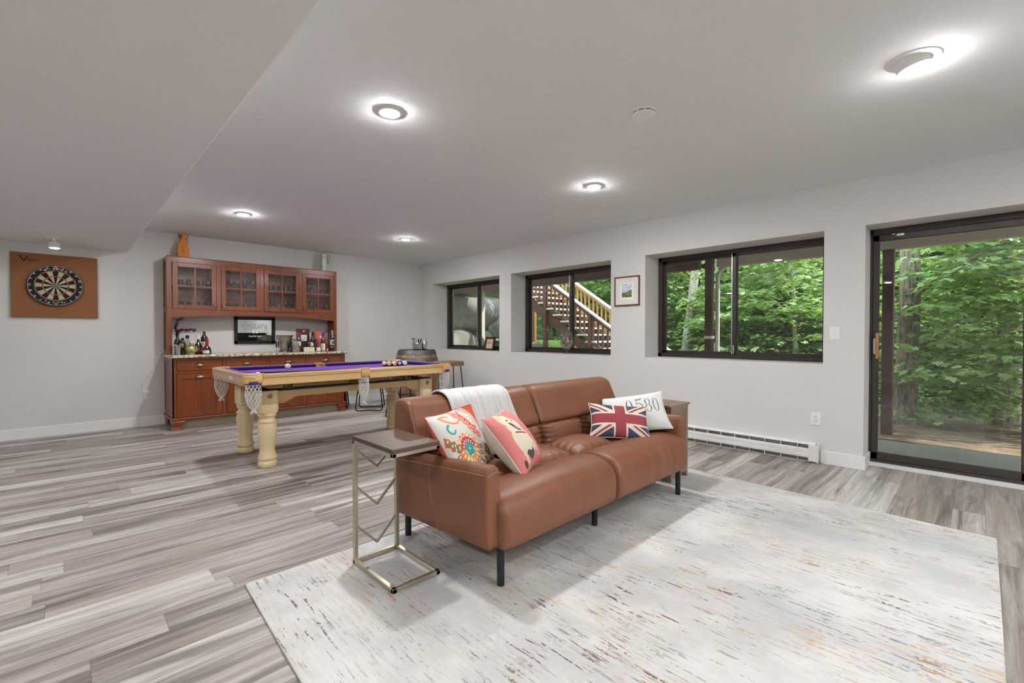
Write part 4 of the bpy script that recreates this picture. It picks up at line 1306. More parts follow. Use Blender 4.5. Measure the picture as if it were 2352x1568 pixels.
def cue(p, q, label, butt):
    t = thing('pool_cue', label, 'pool cue', tuple((Vector(p) + Vector(q)) / 2 - Vector((0, 0, .012))), 'cues lying on the pool table')
    P, Q = Vector(p), Vector(q); d = Q - P
    MB().tube([P, P + d * .02], [.0135, .0145], 12).build('rubber_bumper', M['white'] if butt else M['dark'], t)
    MB().tube([P + d * .02, P + d * .30], [.0145, .012], 12).build('butt', plain('cue_black', '#131114', .15, coat=.6), t)
    MB().tube([P + d * .30, P + d * .315], [.0122, .012], 12).build('joint_ring', M['steel'], t)
    MB().tube([P + d * .315, P + d * .985], [.0118, .0062], 12).build('shaft', plain('cue_shaft', '#2a2328', .2, coat=.5), t)
    MB().tube([P + d * .985, Q], [.0062, .006], 10).build('tip', M['white'], t)
cue((1.175, 4.315, .802), (2.46, 4.20, .796), 'black pool cue lying along the near cushion, white butt end', True)
cue((1.185, 4.365, .802), (2.40, 4.29, .796), 'second black pool cue, farther from the near cushion', True)
# ------------------------------------------------------------------ red-brown bar cabinet: base, granite top, hutch
def cherry(name, axis):
    return wood(name, '#6a2b0f', '#8f4a1a', axis, .30, 45, 14, coat=.22, c3='#52200d')
M['ch_x'], M['ch_z'], M['ch_y'] = cherry('cherry_rail', 'X'), cherry('cherry_stile', 'Z'), cherry('cherry_side', 'Y')
M['ch_glaze'] = plain('dark_glaze', '#2a0f0a', .5)
M['pewter'] = plain('antique_brass_pull', '#a08b6c', .28, 1.0, var=.15)
M['knob'] = plain('pewter_knob', '#8d8478', .25, 1.0)
KX0, KX1, KF, KB = .913, 3.012, 6.655, YB - .002
base = thing('base_cabinet', 'cherry red base cabinet with four drawers and doors', 'cabinet', ((KX0 + KX1) / 2, 6.97, 0))
MB().box((KX0 + .004, KF + .022, .12), (KX1 - .004, KB, .862)).build('carcass', M['ch_y'], base, smooth=False)
DX = [(.950, 1.424), (1.464, 1.940), (1.976, 2.452), (2.490, 2.966)]
b = MB()
edges = [KX0, DX[0][0], DX[0][1], DX[1][0], DX[1][1], DX[2][0], DX[2][1], DX[3][0], DX[3][1], KX1]
for k in range(0, 10, 2): b.box((edges[k], KF, .12), (edges[k + 1], KF + .022, .862))
for z0, z1 in ((.12, .142), (.672, .700), (.834, .862)): b.box((KX0, KF + .0005, z0), (KX1, KF + .022, z1))
b.build('face_frame', M['ch_z'], base, smooth=False)
def panel_front(x0, x1, z0, z1, yf, w_, mat_s, mat_p, parent, name):
    """frame-and-panel door"""
    b = MB(); d = .02
    b.box((x0, yf, z0), (x0 + w_, yf + d, z1), .002); b.box((x1 - w_, yf, z0), (x1, yf + d, z1), .002)
    b.box((x0 + w_, yf, z0), (x1 - w_, yf + d, z0 + w_), .002); b.box((x0 + w_, yf, z1 - w_), (x1 - w_, yf + d, z1), .002)
    o = b.build(name, mat_s, parent, smooth=False); o['_o'] = parent['_o']
    if mat_p is not None:
        MB().box((x0 + w_ - .002, yf + .009, z0 + w_ - .002), (x1 - w_ + .002, yf + .016, z1 - w_ + .002)).build('panel', mat_p, o, smooth=False)
    return o
def cup_pull(xc, yf, zc, par):
    b = MB()
    b.grid(lambda u, v: (xc + .046 * math.cos(PI * u) * (1 - .12 * v), yf - .026 * math.sin(PI * v * .5) * (.35 + .65 * math.sin(PI * u)), zc - .012 + .026 * math.sin(PI * u) * math.cos(v * PI * .5) + .004 * (1 - v)), 20, 8)
    b.box((xc - .05, yf - .003, zc - .016), (xc + .05, yf, zc - .010))
    b.build('cup_pull', M['pewter'], par, angle=180)
for i, (x0, x1) in enumerate(DX):
    g = .004
    b = MB(); b.box((x0 + g, KF + .002, .700 + g), (x1 - g, KF + .022, .834 - g), .002)
    dr = b.build('drawer', M['ch_x'], base, smooth=False); dr['_o'] = base['_o']
    MB().box((x0, KF + .0205, .700), (x1, KF + .0215, .834)).build('shadow_gap', M['ch_glaze'], dr, smooth=False)  # dark sheet standing in for the shade around the drawer
    cup_pull((x0 + x1) / 2, KF + .001, .776, dr)
    d = panel_front(x0 + g, x1 - g, .142 + g, .672 - g, KF + .002, .062, M['ch_z'], M['ch_z'], base, 'door')
    cup_pull((x0 + x1) / 2, KF + .001, .632, d)
# end panel frames
for X, sgn in ((KX0, 1), (KX1, -1)):
    b = MB()
    b.box((X, KF, .12), (X + sgn * .012, KF + .06, .862)); b.box((X, KB - .06, .12), (X + sgn * .012, KB, .862))
    b.box((X, KF + .06, .80), (X + sgn * .012, KB - .06, .862)); b.box((X, KF + .06, .12), (X + sgn * .012, KB - .06, .19))
    b.build('end_panel', M['ch_z'], base, smooth=False)
b = MB()
b.prism([(KF - .012, .118), (KF - .016, .130), (KF - .004, .142), (KF + .02, .142), (KF + .02, .118)], KX0 - .016, KX1 + .016, 'X')
for X in (KX0 - .014, KX1 + .002): b.box((X, KF, .118), (X + .012, KB, .14))
b.build('base_moulding', M['ch_x'], base, smooth=False)
# ogee bracket feet
def foot(xa, dirx):
    b = MB()
    prof = [(0, .118), (-.012, .108), (-.016, .09), (-.008, .065), (.004, .045), (.004, .03), (-.010, .016), (-.014, .0), ]
    n = len(prof)
    Lx = [.125, .115, .105, .098, .088, .082, .085, .09]
    vs = []
    for (d, z), L in zip(prof, Lx):
        yo = KF + d
        xs0 = xa + (-dirx) * (-d)
        xs0 = xa + dirx * d
        vs += [(xs0, yo, z), (xa + dirx * L, yo, z), (xa + dirx * L, yo + .02, z), (xa + dirx * .025, yo + .03 - d, z), (xa + dirx * .025, KF + .11, z), (xs0, KF + .11, z)]
    fs = []
    for i in range(n - 1):
        for j in range(6):
            l = (j + 1) % 6; fs.append((i * 6 + j, i * 6 + l, i * 6 + 6 + l, i * 6 + 6 + j))
    fs.append(tuple(range(6))); fs.append(tuple((n - 1) * 6 + j for j in range(6)))
    b.add(vs, fs); return b
foot(KX0, 1).build('bracket_foot', M['ch_x'], base, angle=50)
foot(KX1, -1).build('bracket_foot', M['ch_x'], base, angle=50)
MB().box((KX0 + .04, KF + .05, .002), (KX1 - .04, KF + .07, .12)).build('toe_kick', plain('bare_toe_kick', '#a39480', .7), base, smooth=False)
for X in (KX0 + .02, KX1 - .06):
    MB().box((X, KB - .10, .001), (X + .04, KB - .01, .12)).build('back_block', M['ch_y'], base, smooth=False)

def granite():
    s = N('speckled_granite'); p = s.pos()
    a = s.ramp(s.noise(p, 42, 4, .7), (.36, lin('#4c4139')), (.46, lin('#a7957c')), (.56, lin('#d9cdb8')), (.72, lin('#efe8da')))
    v = s.n('ShaderNodeTexVoronoi'); v.inputs['Scale'].default_value = 90; s.L.new(p, v.inputs['Vector'])
    k = s.ramp(v.outputs['Distance'], (.10, 1.0), (.2, 0.0))
    c = s.mix(s.math('MULTIPLY', s.math('MULTIPLY', k, s.ramp(s.noise(p, 17, 2), (.42, 0.0), (.55, 1.0))), .85), a, lin('#2f2924'))
    s.set(Base_Color=c, Roughness=.14)
    return s.m
M['granite'] = granite()
ct = MB().box((.882, 6.604, .8625), (3.040, KB, .8935), .008, 3).build('countertop', M['granite'])
tag(ct, 'speckled beige granite countertop on the cherry base cabinet', 'countertop')
CT = .8937

HX0, HX1, HF, HB, HZ = .920, 3.036, 7.0, YB - .002, 2.112
hut = thing('hutch', 'cherry red hutch with four glass doors standing on the countertop', 'hutch', ((HX0 + HX1) / 2, 7.14, CT))
MB().box((HX0, HF + .004, HZ - .02), (HX1, HB, HZ)).build('top_board', M['ch_x'], hut, smooth=False)
for X in (HX0, HX1 - .02):
    MB().box((X, HF + .02, CT), (X + .02, HB, HZ - .02)).build('side_board', M['ch_z'], hut, smooth=False)
MB().box((HX0 + .02, HB - .012, 1.440), (HX1 - .02, HB, HZ - .02)).build('back_board', M['ch_z'], hut, smooth=False)
MB().box((HX0 + .02, HF + .024, 1.446), (HX1 - .02, HB - .012, 1.466)).build('bottom_board', M['ch_x'], hut, smooth=False)
MB().box((HX0 + .02, HF + .045, 1.738), (HX1 - .02, HB - .012, 1.754)).build('shelf', M['ch_x'], hut, smooth=False)
GX = [(.968, 1.441), (1.488, 1.963), (2.006, 2.489), (2.528, 3.0)]
for xm_ in (1.4645, 1.9845, 2.5085):
    MB().box((xm_ - .008, HF + .024, 1.466), (xm_ + .008, HB - .012, HZ - .02)).build('divider', M['ch_z'], hut, smooth=False)
b = MB()
ed = [HX0, GX[0][0], GX[0][1], GX[1][0], GX[1][1], GX[2][0], GX[2][1], GX[3][0], GX[3][1], HX1]
for k in range(2, 8, 2): b.box((ed[k], HF, 1.463), (ed[k + 1], HF + .022, 2.048))
b.box((HX0, HF, CT), (HX0 + .042, HF + .022, HZ)); b.box((HX1 - .036, HF, CT), (HX1, HF + .022, HZ))
b.box((HX0 + .042, HF + .0005, 2.048), (HX1 - .036, HF + .022, HZ))
b.build('face_frame', M['ch_z'], hut, smooth=False)
pts = [(HX0 + .04, 1.463)] + [(lerp(HX0 + .04, HX1 - .034, u), 1.352 + .056 * math.sin(PI * u)) for u in [i / 30 for i in range(31)]] + [(HX1 - .034, 1.463)]
b = MB(); b.prism(pts, HF + .0005, HF + .022, 'Y'); b.build('arched_rail', M['ch_x'], hut, smooth=False)
b = MB(); b.box((HX0 - .006, HF - .008, HZ), (HX1 + .006, HB, HZ + .008), .003); b.build('top_lip', M['ch_x'], hut, smooth=False)
for X, sgn in ((HX0, -1), (HX1, 1)):
    b = MB(); a_, c_ = X, X + sgn * .008
    for y0_, y1_ in ((HF + .002, HF + .05), (HB - .05, HB)): b.box((a_, y0_, CT), (c_, y1_, HZ))
    for z0_, z1_ in ((CT, CT + .06), (1.43, 1.49), (HZ - .06, HZ)): b.box((a_ + sgn * .0004, HF + .05, z0_), (c_ - sgn * .0004, HB - .05, z1_))
    b.build('end_frame', M['ch_z'], hut, smooth=False)
M['wavy'] = glassy('seeded_glass', (.97, .96, .95), .03, 1.5, .012, (46, .8))
for i, (x0, x1) in enumerate(GX):
    g = .003; dy = [0, -.008, -.012, 0][i]
    d = panel_front(x0 + g, x1 - g, 1.466, 2.046, HF + dy - .001, .054, M['ch_z'], None, hut, 'glass_door')
    a, c, z0, z1 = x0 + g + .054, x1 - g - .054, 1.466 + .054, 2.046 - .054
    b = MB(); xm_, zm_ = (a + c) / 2, (z0 + z1) / 2
    b.box((xm_ - .009, HF + dy + .001, z0), (xm_ + .009, HF + dy + .016, z1)); b.box((a, HF + dy + .0014, zm_ - .009), (c, HF + dy + .0155, zm_ + .009))
    b.build('muntin', M['ch_z'], d, smooth=False)
    MB().box((a - .003, HF + dy + .007, z0 - .003), (c + .003, HF + dy + .010, z1 + .003)).build('glass_pane', M['wavy'], d, smooth=False)
    kx = (x1 - .024) if i in (0, 2) else (x0 + .024)
    b = MB(); b.lathe([(.008, 0), (.006, .010), (.0165, .018), (.0175, .024), (.013, .030), (.0001, .031)], 20, (kx, HF + dy - .001, 1.517), 'Y'); b.build('knob', M['knob'], d)

# ------------------------------------------------------------------ glasses behind the glass doors
M['glass'] = glassy('clear_glass', (.88, .92, .93), .03, 1.5, .06)
def rev(prof): return MB().lathe(prof, 18, (0, 0, 0), cap=False)
KIND = {
    'beer_mug': ([(.0001, .002), (.036, .002), (.038, .012), (.037, .105), (.034, .105), (.034, .014), (.0001, .014)], 'beer mug'),
    'tumbler': ([(.0001, .002), (.032, .002), (.038, .095), (.0355, .095), (.030, .012), (.0001, .012)], 'tumbler'),
    'wine_glass': ([(.0001, .001), (.032, .001), (.030, .004), (.005, .008), (.004, .075), (.018, .085), (.036, .115), (.037, .14), (.030, .18), (.028, .18), (.034, .14), (.033, .117), (.0001, .09)], 'stemmed wine glass'),
    'goblet': ([(.0001, .001), (.030, .001), (.008, .008), (.006, .04), (.03, .06), (.042, .09), (.036, .135), (.034, .135), (.039, .09), (.0001, .055)], 'stemmed goblet')}
PROTO = {}
def glassware(kind, x, y, z, label, group, rot=0.0):
    if kind not in PROTO:
        b = rev(KIND[kind][0])
        if kind == 'beer_mug':
            b.tube([(.036, 0, .09), (.055, 0, .085), (.060, 0, .055), (.055, 0, .03), (.036, 0, .022)], .0045, 8)
        PROTO[kind] = b.build(kind, M['glass'], None, angle=60)
        o = PROTO[kind]
    else:
        o = PROTO[kind].copy(); COL.objects.link(o)
    o.location = (x, y, z); o.rotation_euler = (0, 0, rot)
    tag(o, label, 'glass', group)
ORD = ['first', 'second', 'third', 'fourth', 'fifth', 'sixth']
DN = ['leftmost', 'second', 'third', 'rightmost']
SETS = [[('beer_mug', 5), ('tumbler', 5)], [('beer_mug', 5), ('goblet', 5)], [('wine_glass', 5), ('tumbler', 6)], [('goblet', 4), ('goblet', 5)]]
rg = random.Random(3)
for i, (x0, x1) in enumerate(GX):
    for lvl, (kind, n) in enumerate(SETS[i]):
        z = 1.4665 if lvl == 0 else 1.7545
        kk = kind
        for j in range(n):
            x = lerp(x0 + .065, x1 - .065, j / (n - 1)); y = 7.14 + rg.uniform(-.03, .03)
            if i == 3 and lvl == 0: kk = ['tumbler', 'wine_glass', 'wine_glass', 'goblet'][j]
            if i == 2 and lvl == 0: kk = ['goblet', 'wine_glass', 'tumbler', 'wine_glass', 'wine_glass'][j]
            glassware(kk, x, y, z, f'{ORD[j]} glass from the left, a {KIND[kk][1]}, {"lower" if lvl == 0 else "upper"} shelf behind {DN[i]} hutch door', 'drinking glasses in the hutch', rg.uniform(-.9, .9))

# ------------------------------------------------------------------ bottles and bar things on the counter
def tinted(name, tint): return glassy(name, tint, .03, 1.5, .05)
M['g_clear'] = tinted('clear_bottle_glass', (.86, .90, .90)); M['g_brown'] = plain('brown_bottle_glass', '#2b160d', .08, coat=.5)
M['g_dark'] = plain('dark_bottle_glass', '#0e0f0d', .08, coat=.5); M['g_amber'] = plain('amber_spirit', '#7d2a12', .08, coat=.5); M['g_pale'] = plain('pale_spirit', '#c08a3a', .1, coat=.5)
M['g_red'] = plain('red_black_glass', '#35090a', .1, coat=.5)
M['paper_print'] = painted('bottle_label', .6)
def bottle(name, label, x, y, prof, mat, cap=None, band=None, cv=None, group=None, arc_=70, face=-.85, cat='bottle', squash=1.0, z=None):
    """prof: (radius, height); cap: (z0,z1,r,mat); cv: label print between band=(z0,z1)"""
    z = CT if z is None else z
    t = thing(name, label, cat, (x, y, z), group)
    b = MB(); b.lathe(prof, 28, (x, y, z)); 
    if squash != 1: b.v = [(v[0], y + (v[1] - y) * squash, v[2]) for v in b.v]
    b.build('body', mat, t, angle=50)
    if cap:
        z0, z1, r_, m_ = cap
        MB().lathe([(r_, z0), (r_, z1 - .002), (r_ - .002, z1), (.0001, z1)], 20, (x, y, z)).build('cap', m_, t)
    if cv:
        z0, z1 = band
        def R(zz):
            for (r0, h0), (r1, h1) in zip(prof, prof[1:]):
                if h0 <= zz <= h1 and h1 > h0: return lerp(r0, r1, (zz - h0) / (h1 - h0))
            return prof[0][0]
        a0 = math.atan2(-y, -x) if face is None else -PI / 2 + face
        def fn(u, v):
            zz = lerp(z0, z1, v); a_ = a0 + math.radians(lerp(-arc_, arc_, u)); rr = R(zz) + .0007
            return (x + rr * math.cos(a_), y + rr * math.sin(a_) * squash, z + zz)
        b, c_ = cv.sheet(fn); b.build('label', M['paper_print'], t, colors=c_, angle=180)
    return t
def straight(r, h, sh, nr, nh=.0):
    return [(.0001, 0), (r * .92, 0), (r, .006), (r, sh), (r * .93, sh + .02), (r * .55, sh + .045), (nr, sh + .065), (nr, h)]
def label_cv(bg, lines, w=60, h=70, col='#2a2320', extra=None):
    cv = Canvas(w, h, bg)
    for txt, yy, hh in lines: cv.text(txt, .5, yy, hh, col, width=min(.8, .1 * len(txt) + .1))
    if extra: extra(cv)
    return cv
GB = 'bottles on the granite counter'
WHT, BLK = plain('cap_white', '#e8e2d0', .5), plain('cap_black', '#121212', .4)
REDC, BLUC = plain('cap_red', '#b0182c', .4), plain('cap_blue', '#23419a', .4)
BURG = plain('cap_burgundy', '#4a1524', .4)
# left group
bottle('bottle', 'tall dark slim bottle at the left end of the counter holding a tinsel garland', 1.005, 6.93, straight(.036, .24, .15, .014), M['g_dark'], None, None, None, GB)
bottle('bottle', 'dark bottle with a round bronze medallion near the left end', 1.045, 6.86, straight(.037, .20, .12, .013), M['g_dark'], (.16, .205, .017, BLK), None, None, GB)
b = MB(); b.lathe([(.024, 0), (.026, .004), (.018, .007), (.0001, .007)], 20, (1.030, 6.824, CT + .115), 'Y')
tag(b.build('medallion', plain('bronze_medal', '#8a7350', .4, .8)), 'round bronze medallion hanging on the dark bottle at the counter left end', 'medallion')
t = thing('cocktail_shaker', 'small steel shaker cup at the left end of the counter', 'shaker', (.995, 6.80, CT))
MB().lathe([(.0001, 0), (.022, 0), (.025, .10), (.027, .118), (.025, .118), (.020, .006), (.0001, .006)], 24, (.995, 6.80, CT)).build('cup', M['steel'], t)
t = thing('bar_ladle', 'round steel strainer spoon leaning at the left end of the counter', 'strainer', (.972, 6.83, CT))
b = MB(); b.ball((.972, 6.83, CT + .115), .024, 16, 8, .7); b.build('bowl', M['steel'], t)
MB().tube([(.965, 6.83, CT + .001), (.968, 6.832, CT + .10)], .004, 8).build('handle', M['steel'], t)
bottle('bottle', 'clear bottle with black cap and cream label behind the gold flask', 1.115, 6.985, straight(.038, .215, .13, .016), M['g_clear'], (.20, .24, .019, BLK), (.03, .12), label_cv('#e6dfcf', [('VODKA', .7, .16), ('PREMIUM', .4, .10)]), GB)
bottle('bottle', 'small clear bottle with white cap just behind the gold flask', 1.165, 6.955, straight(.028, .15, .09, .016), M['g_clear'], (.145, .172, .019, WHT), (.03, .08), label_cv('#efece2', [('GIN', .5, .3)]), GB)
t = bottle('bottle', 'round gold flask bottle with a brown oval label', 1.131, 6.85, [(.0001, 0), (.042, 0), (.044, .010), (.040, .016), (.062, .035), (.072, .062), (.070, .085), (.055, .108), (.030, .120), (.017, .124), (.016, .150)], plain('gold_flask', '#b9ad76', .3, .75, coat=.3), (.148, .166, .018, WHT), None, None, GB)
cv = Canvas(70, 60, '#b9ad76'); cv.ell(.5, .5, .46, .46, '#e9e2c4'); cv.ell(.5, .5, .42, .42, '#4b2c22'); cv.rect(.2, .42, .8, .56, '#efe6d0'); cv.text('MOZART', .5, .49, .09, '#4b2c22', width=.5)
b, c_ = cv.sheet(lambda u, v: (1.131 + .0725 * math.cos(-PI / 2 + .55 + (u - .5) * .95), 6.85 + .0725 * math.sin(-PI / 2 + .55 + (u - .5) * .95), CT + lerp(.045, .095, v)))
b.build('label', M['paper_print'], t, colors=c_, angle=180)
bottle('bottle', 'brown round-bodied liqueur bottle with cream cap and red drop label', 1.213, 6.89, [(.0001, 0), (.035, 0), (.046, .02), (.052, .05), (.050, .085), (.036, .12), (.018, .15), (.014, .165), (.014, .20)], M['g_brown'], (.19, .245, .018, WHT), (.03, .085), label_cv('#d23a3a', [('A', .55, .35)], 40, 40, '#5a0d12', lambda c: (c.poly([(0, 0), (0, 1), (.45, 1)], lin('#2b160d')), c.poly([(0, 0), (.0, .6), (.4, 0)], lin('#2b160d')))), GB, 38, .75)
bottle('bottle', 'dark red wine bottle with burgundy capsule and white label', 1.295, 6.985, straight(.039, .285, .19, .014), M['g_dark'], (.215, .288, .0155, BURG), (.05, .16), label_cv('#dcd9cf', [('VINO', .7, .12), ('ROSSO', .5, .1)]), GB)
bottle('bottle', 'squat red and black liqueur bottle with red neck and white label', 1.292, 6.82, [(.0001, 0), (.044, 0), (.047, .008), (.047, .05), (.038, .085), (.020, .105), (.019, .135), (.014, .15), (.014, .17)], M['g_red'], (.105, .193, .0195, REDC), (.012, .05), label_cv('#ebe7df', [('GRAND', .72, .2), ('LIQUEUR', .42, .16)], 60, 40, '#7a1218'), GB)
# tinsel star garland
t = thing('tinsel_garland', 'red white and blue tinsel garland rising from a dark bottle', 'garland', (1.005, 6.93, CT + .24))
main = catmull([(1.005, 6.93, CT + .235), (1.000, 6.92, 1.18), (.985, 6.90, 1.25), (1.005, 6.89, 1.31), (1.045, 6.89, 1.345)])
br = catmull([(1.000, 6.92, 1.18), (1.05, 6.90, 1.20), (1.11, 6.89, 1.195), (1.18, 6.88, 1.20)])
MB().tube(main, .0025, 5).build('wire', M['dark'], t); MB().tube(br, .0025, 5).build('wire', M['dark'], t)
r_ = random.Random(11)
FOIL = [plain('foil_red', '#8e1626', .25, .6), plain('foil_blue', '#22305e', .25, .6), plain('foil_silver', '#b7bac2', .2, .9)]
for i, m_ in enumerate(FOIL):
    b = MB()
    for p_ in list(main) + list(br):
        for _ in range(2 if i < 2 else 1):
            d = Vector((r_.uniform(-1, 1), r_.uniform(-.6, .6), r_.uniform(-1, 1))).normalized(); e = d.orthogonal().normalized() * r_.uniform(.005, .009)
            q_ = p_ + d * r_.uniform(.002, .006); L = d * r_.uniform(.014, .028)
            b.add([q_ - e, q_ + e, q_ + L + e * .6, q_ + L - e * .6], [(0, 1, 2, 3)])
    o = b.build('tinsel', m_, t, smooth=False); o['kind'] = 'stuff'
# right group
t = thing('ice_bucket', 'hammered steel ice bucket on the counter right of the mirror', 'ice bucket', (2.245, 6.90, CT))
b = MB(); b.lathe([(.0001, 0), (.078, 0), (.080, .010), (.070, .022), (.058, .030), (.066, .05), (.082, .12), (.098, .20), (.108, .232), (.113, .236), (.108, .240), (.094, .20), (.078, .12), (.06, .05), (.0001, .045)], 40, (2.245, 6.90, CT))
s_ = N('hammered_steel'); v_ = s_.n('ShaderNodeTexVoronoi'); v_.inputs['Scale'].default_value = 70; s_.L.new(s_.pos(), v_.inputs['Vector']); s_.bump(v_.outputs['Distance'], .5, .01); s_.set(Base_Color=lin('#b9b3ac'), Metallic=1.0, Roughness=.18)
b.build('bucket', s_.m, t)
for k, (dx, m_) in enumerate(((-.10, M['steel']), (.10, M['steel']))):
    b = MB(); b.lathe([(.012, 0), (.020, .004), (.020, .01), (.012, .014)], 14, (2.245 + dx, 6.90, CT + .19), 'Y'); b.build('handle', m_, t)
t = thing('bar_tongs', 'steel bar tool with dark blue handles hooked on the left of the ice bucket', 'bar tool', (2.122, 6.84, CT))
for dx in (0, .026):
    MB().tube([(2.116 + dx, 6.842, CT + .07), (2.114 + dx, 6.842, CT + .10), (2.116 + dx, 6.842, CT + .155)], [.007, .010, .009], 10).build('handle', plain('navy_grip', '#14172a', .4), t)
    MB().tube([(2.116 + dx, 6.842, CT + .15), (2.120 + dx * .8, 6.842, CT + .225)], .006, 8).build('shaft', M['steel'], t)
MB().tube([(2.118, 6.843, CT + .001), (2.118, 6.843, CT + .075)], .003, 6).build('prong', M['steel'], t)
bottle('bottle', 'tiny slim dark bottle between the ice bucket and the stone jug', 2.292, 6.775, straight(.014, .13, .08, .007), M['g_dark'], (.12, .14, .009, BLK), None, None, GB)
s_ = N('stoneware_glaze'); s_.set(Base_Color=s_.ramp(s_.noise(s_.pos(), 14, 4), (.3, lin('#6d6a5c')), (.55, lin('#8d8b83')), (.7, lin('#8a7748'))), Roughness=.3)
bottle('stone_jug', 'round grey stoneware jug before the ice bucket', 2.352, 6.80, [(.0001, 0), (.052, 0), (.057, .01), (.060, .06), (.058, .10), (.045, .13), (.022, .148), (.019, .155), (.019, .175), (.022, .178)], s_.m, (.178, .186, .018, M['steel']), None, None, None, cat='jug')
bottle('bottle', 'clear whisky bottle with a red cap, left of the mahogany box', 2.425, 6.86, straight(.037, .265, .16, .015), M['g_clear'], (.235, .285, .018, REDC), (.09, .15), label_cv('#ece4cc', [('SCOTCH', .6, .14)]), GB)
def box_thing(name, label, x0, x1, y0, y1, h, col, cv, cat='box', rough=.35):
    t = thing(name, label, cat, ((x0 + x1) / 2, (y0 + y1) / 2, CT))
    MB().box((x0, y0, CT), (x1, y1, CT + h), .003).build('box', col if not isinstance(col, str) else plain(name + '_wrap', col, rough), t, smooth=False)
    b, c_ = cv.sheet(lambda u, v: (lerp(x0 + .004, x1 - .004, u), y0 - .0008, CT + lerp(.004, h - .004, v)))
    b.build('front_print', M['paper_print'], t, colors=c_, smooth=False)
    return t
cv = Canvas(90, 180, '#4a1c1a'); cv.rect(.42, 0, .60, 1, '#3a1c1c'); cv.rect(.24, .46, .78, .74, '#e5e1d8'); cv.text('THE MACKAY', .5, .62, .045, '#3a3a3a', width=.42); cv.rect(.32, .54, .70, .55, '#6a6a6a'); cv.rect(.36, .50, .66, .51, '#8a8a8a'); cv.line([(.42, .93), (.5, .86), (.58, .93), (.42, .93)], .02, '#d9d5cc')
box_thing('gift_box', 'tall dark mahogany gift box with a pale square label', 2.425 + .03, 2.425 + .195, 6.975, 7.06, .335, M['mahog'], cv)
cv = Canvas(80, 170, '#cf6660'); cv.rect(0, 0, 1, .02, '#b5453f'); cv.rect(0, .97, 1, 1, '#b5453f')
cv.line([(.46, .76), (.55, .70), (.55, .64)], .03, '#f3efe9'); cv.line([(.62, .76), (.55, .70)], .03, '#f3efe9'); cv.line([(.42, .70), (.55, .68), (.68, .71)], .02, '#f3efe9'); cv.rect(.40, .55, .72, .565, '#f3efe9'); cv.rect(.45, .50, .66, .51, '#f3efe9'); cv.rect(.30, .20, .74, .23, '#f0c9c4')
box_thing('gift_box', 'coral red gift box with a white stag emblem', 2.708, 2.850, 6.985, 7.05, .305, '#cf6660', cv)
bottle('bottle', 'black whisky bottle with a cream oval label between the two gift boxes', 2.632, 6.89, straight(.036, .27, .165, .014), M['g_dark'], (.22, .285, .017, BLK), (.03, .145), label_cv('#12130f', [('', .5, .1)] and [], 60, 90, '#000000', lambda c: (c.ell(.5, .66, .22, .28, lin('#d8d0b4')), c.rect(.0, 0, 1, .28, lin('#d8d0b4')))), GB)
for k in range(4):
    x = 2.475 + k * .0375
    box_thing('small_box', f'{ORD[k]} small cream box from the left in the row before the mahogany box', x, x + .035, 6.795, 6.83, .066, '#e0dac8', label_cv('#e3ddcb', [('No.' + str(k + 1), .6, .12)], 40, 70, '#8a8674'))
bottle('bottle', 'miniature dark bottle standing behind the row of small cream boxes', 2.563, 6.87, straight(.020, .125, .07, .009), M['g_dark'], (.11, .135, .011, M['steel']), (.03, .06), label_cv('#e6dfcc', []), GB)
t = bottle('decanter', 'clear glass decanter with stopper and white square label', 2.690, 6.80, [(.0001, 0), (.036, 0), (.040, .01), (.036, .06), (.016, .09), (.012, .14), (.020, .150)], M['g_clear'], (.150, .172, .016, M['g_clear']), (.012, .06), label_cv('#eceae6', [('RYE', .5, .25)], 60, 50, '#3a4aa0'), None, 55, cat='decanter')
bottle('bottle', 'amber whisky bottle with blue cap and large white label', 2.772, 6.85, straight(.037, .27, .165, .0145), M['g_amber'], (.225, .288, .018, BLUC), (.012, .115), label_cv('#e6dfd2', [('VXR', .72, .16), ('KENTUCKY', .42, .08)], 70, 90, '#8a2a1c', lambda c: c.rect(.2, .2, .8, .22, lin('#8a6a50'))), GB)
bottle('bottle', 'miniature bottle between the blue capped bottle and the tall one', 2.838, 6.86, straight(.013, .065, .04, .008), M['g_amber'], (.06, .075, .009, WHT), (.01, .035), label_cv('#e6e0d0', []), GB)
bottle('bottle', 'tallest bottle at the right end with a grey and white label', 2.905, 6.85, straight(.039, .295, .19, .014), M['g_brown'], (.225, .312, .0175, M['steel']), (.045, .175), label_cv('#3a3a3c', [('BOURBON', .8, .10)], 70, 100, '#e6e6e6', lambda c: (c.rect(0, .88, 1, .96, lin('#d9d9d9')), c.rect(0, .42, 1, .5, lin('#d9d9d9')), c.ell(.5, .64, .16, .1, lin('#c9bda0')), c.rect(.1, .08, .9, .2, lin('#b5532a')))), GB)
cv = Canvas(30, 90, '#141312'); cv.rect(.3, .6, .7, .85, '#38342f')
box_thing('gift_box', 'narrow black gift box behind the tallest bottle', 2.935, 2.985, 6.93, 6.98, .255, '#131211', cv)

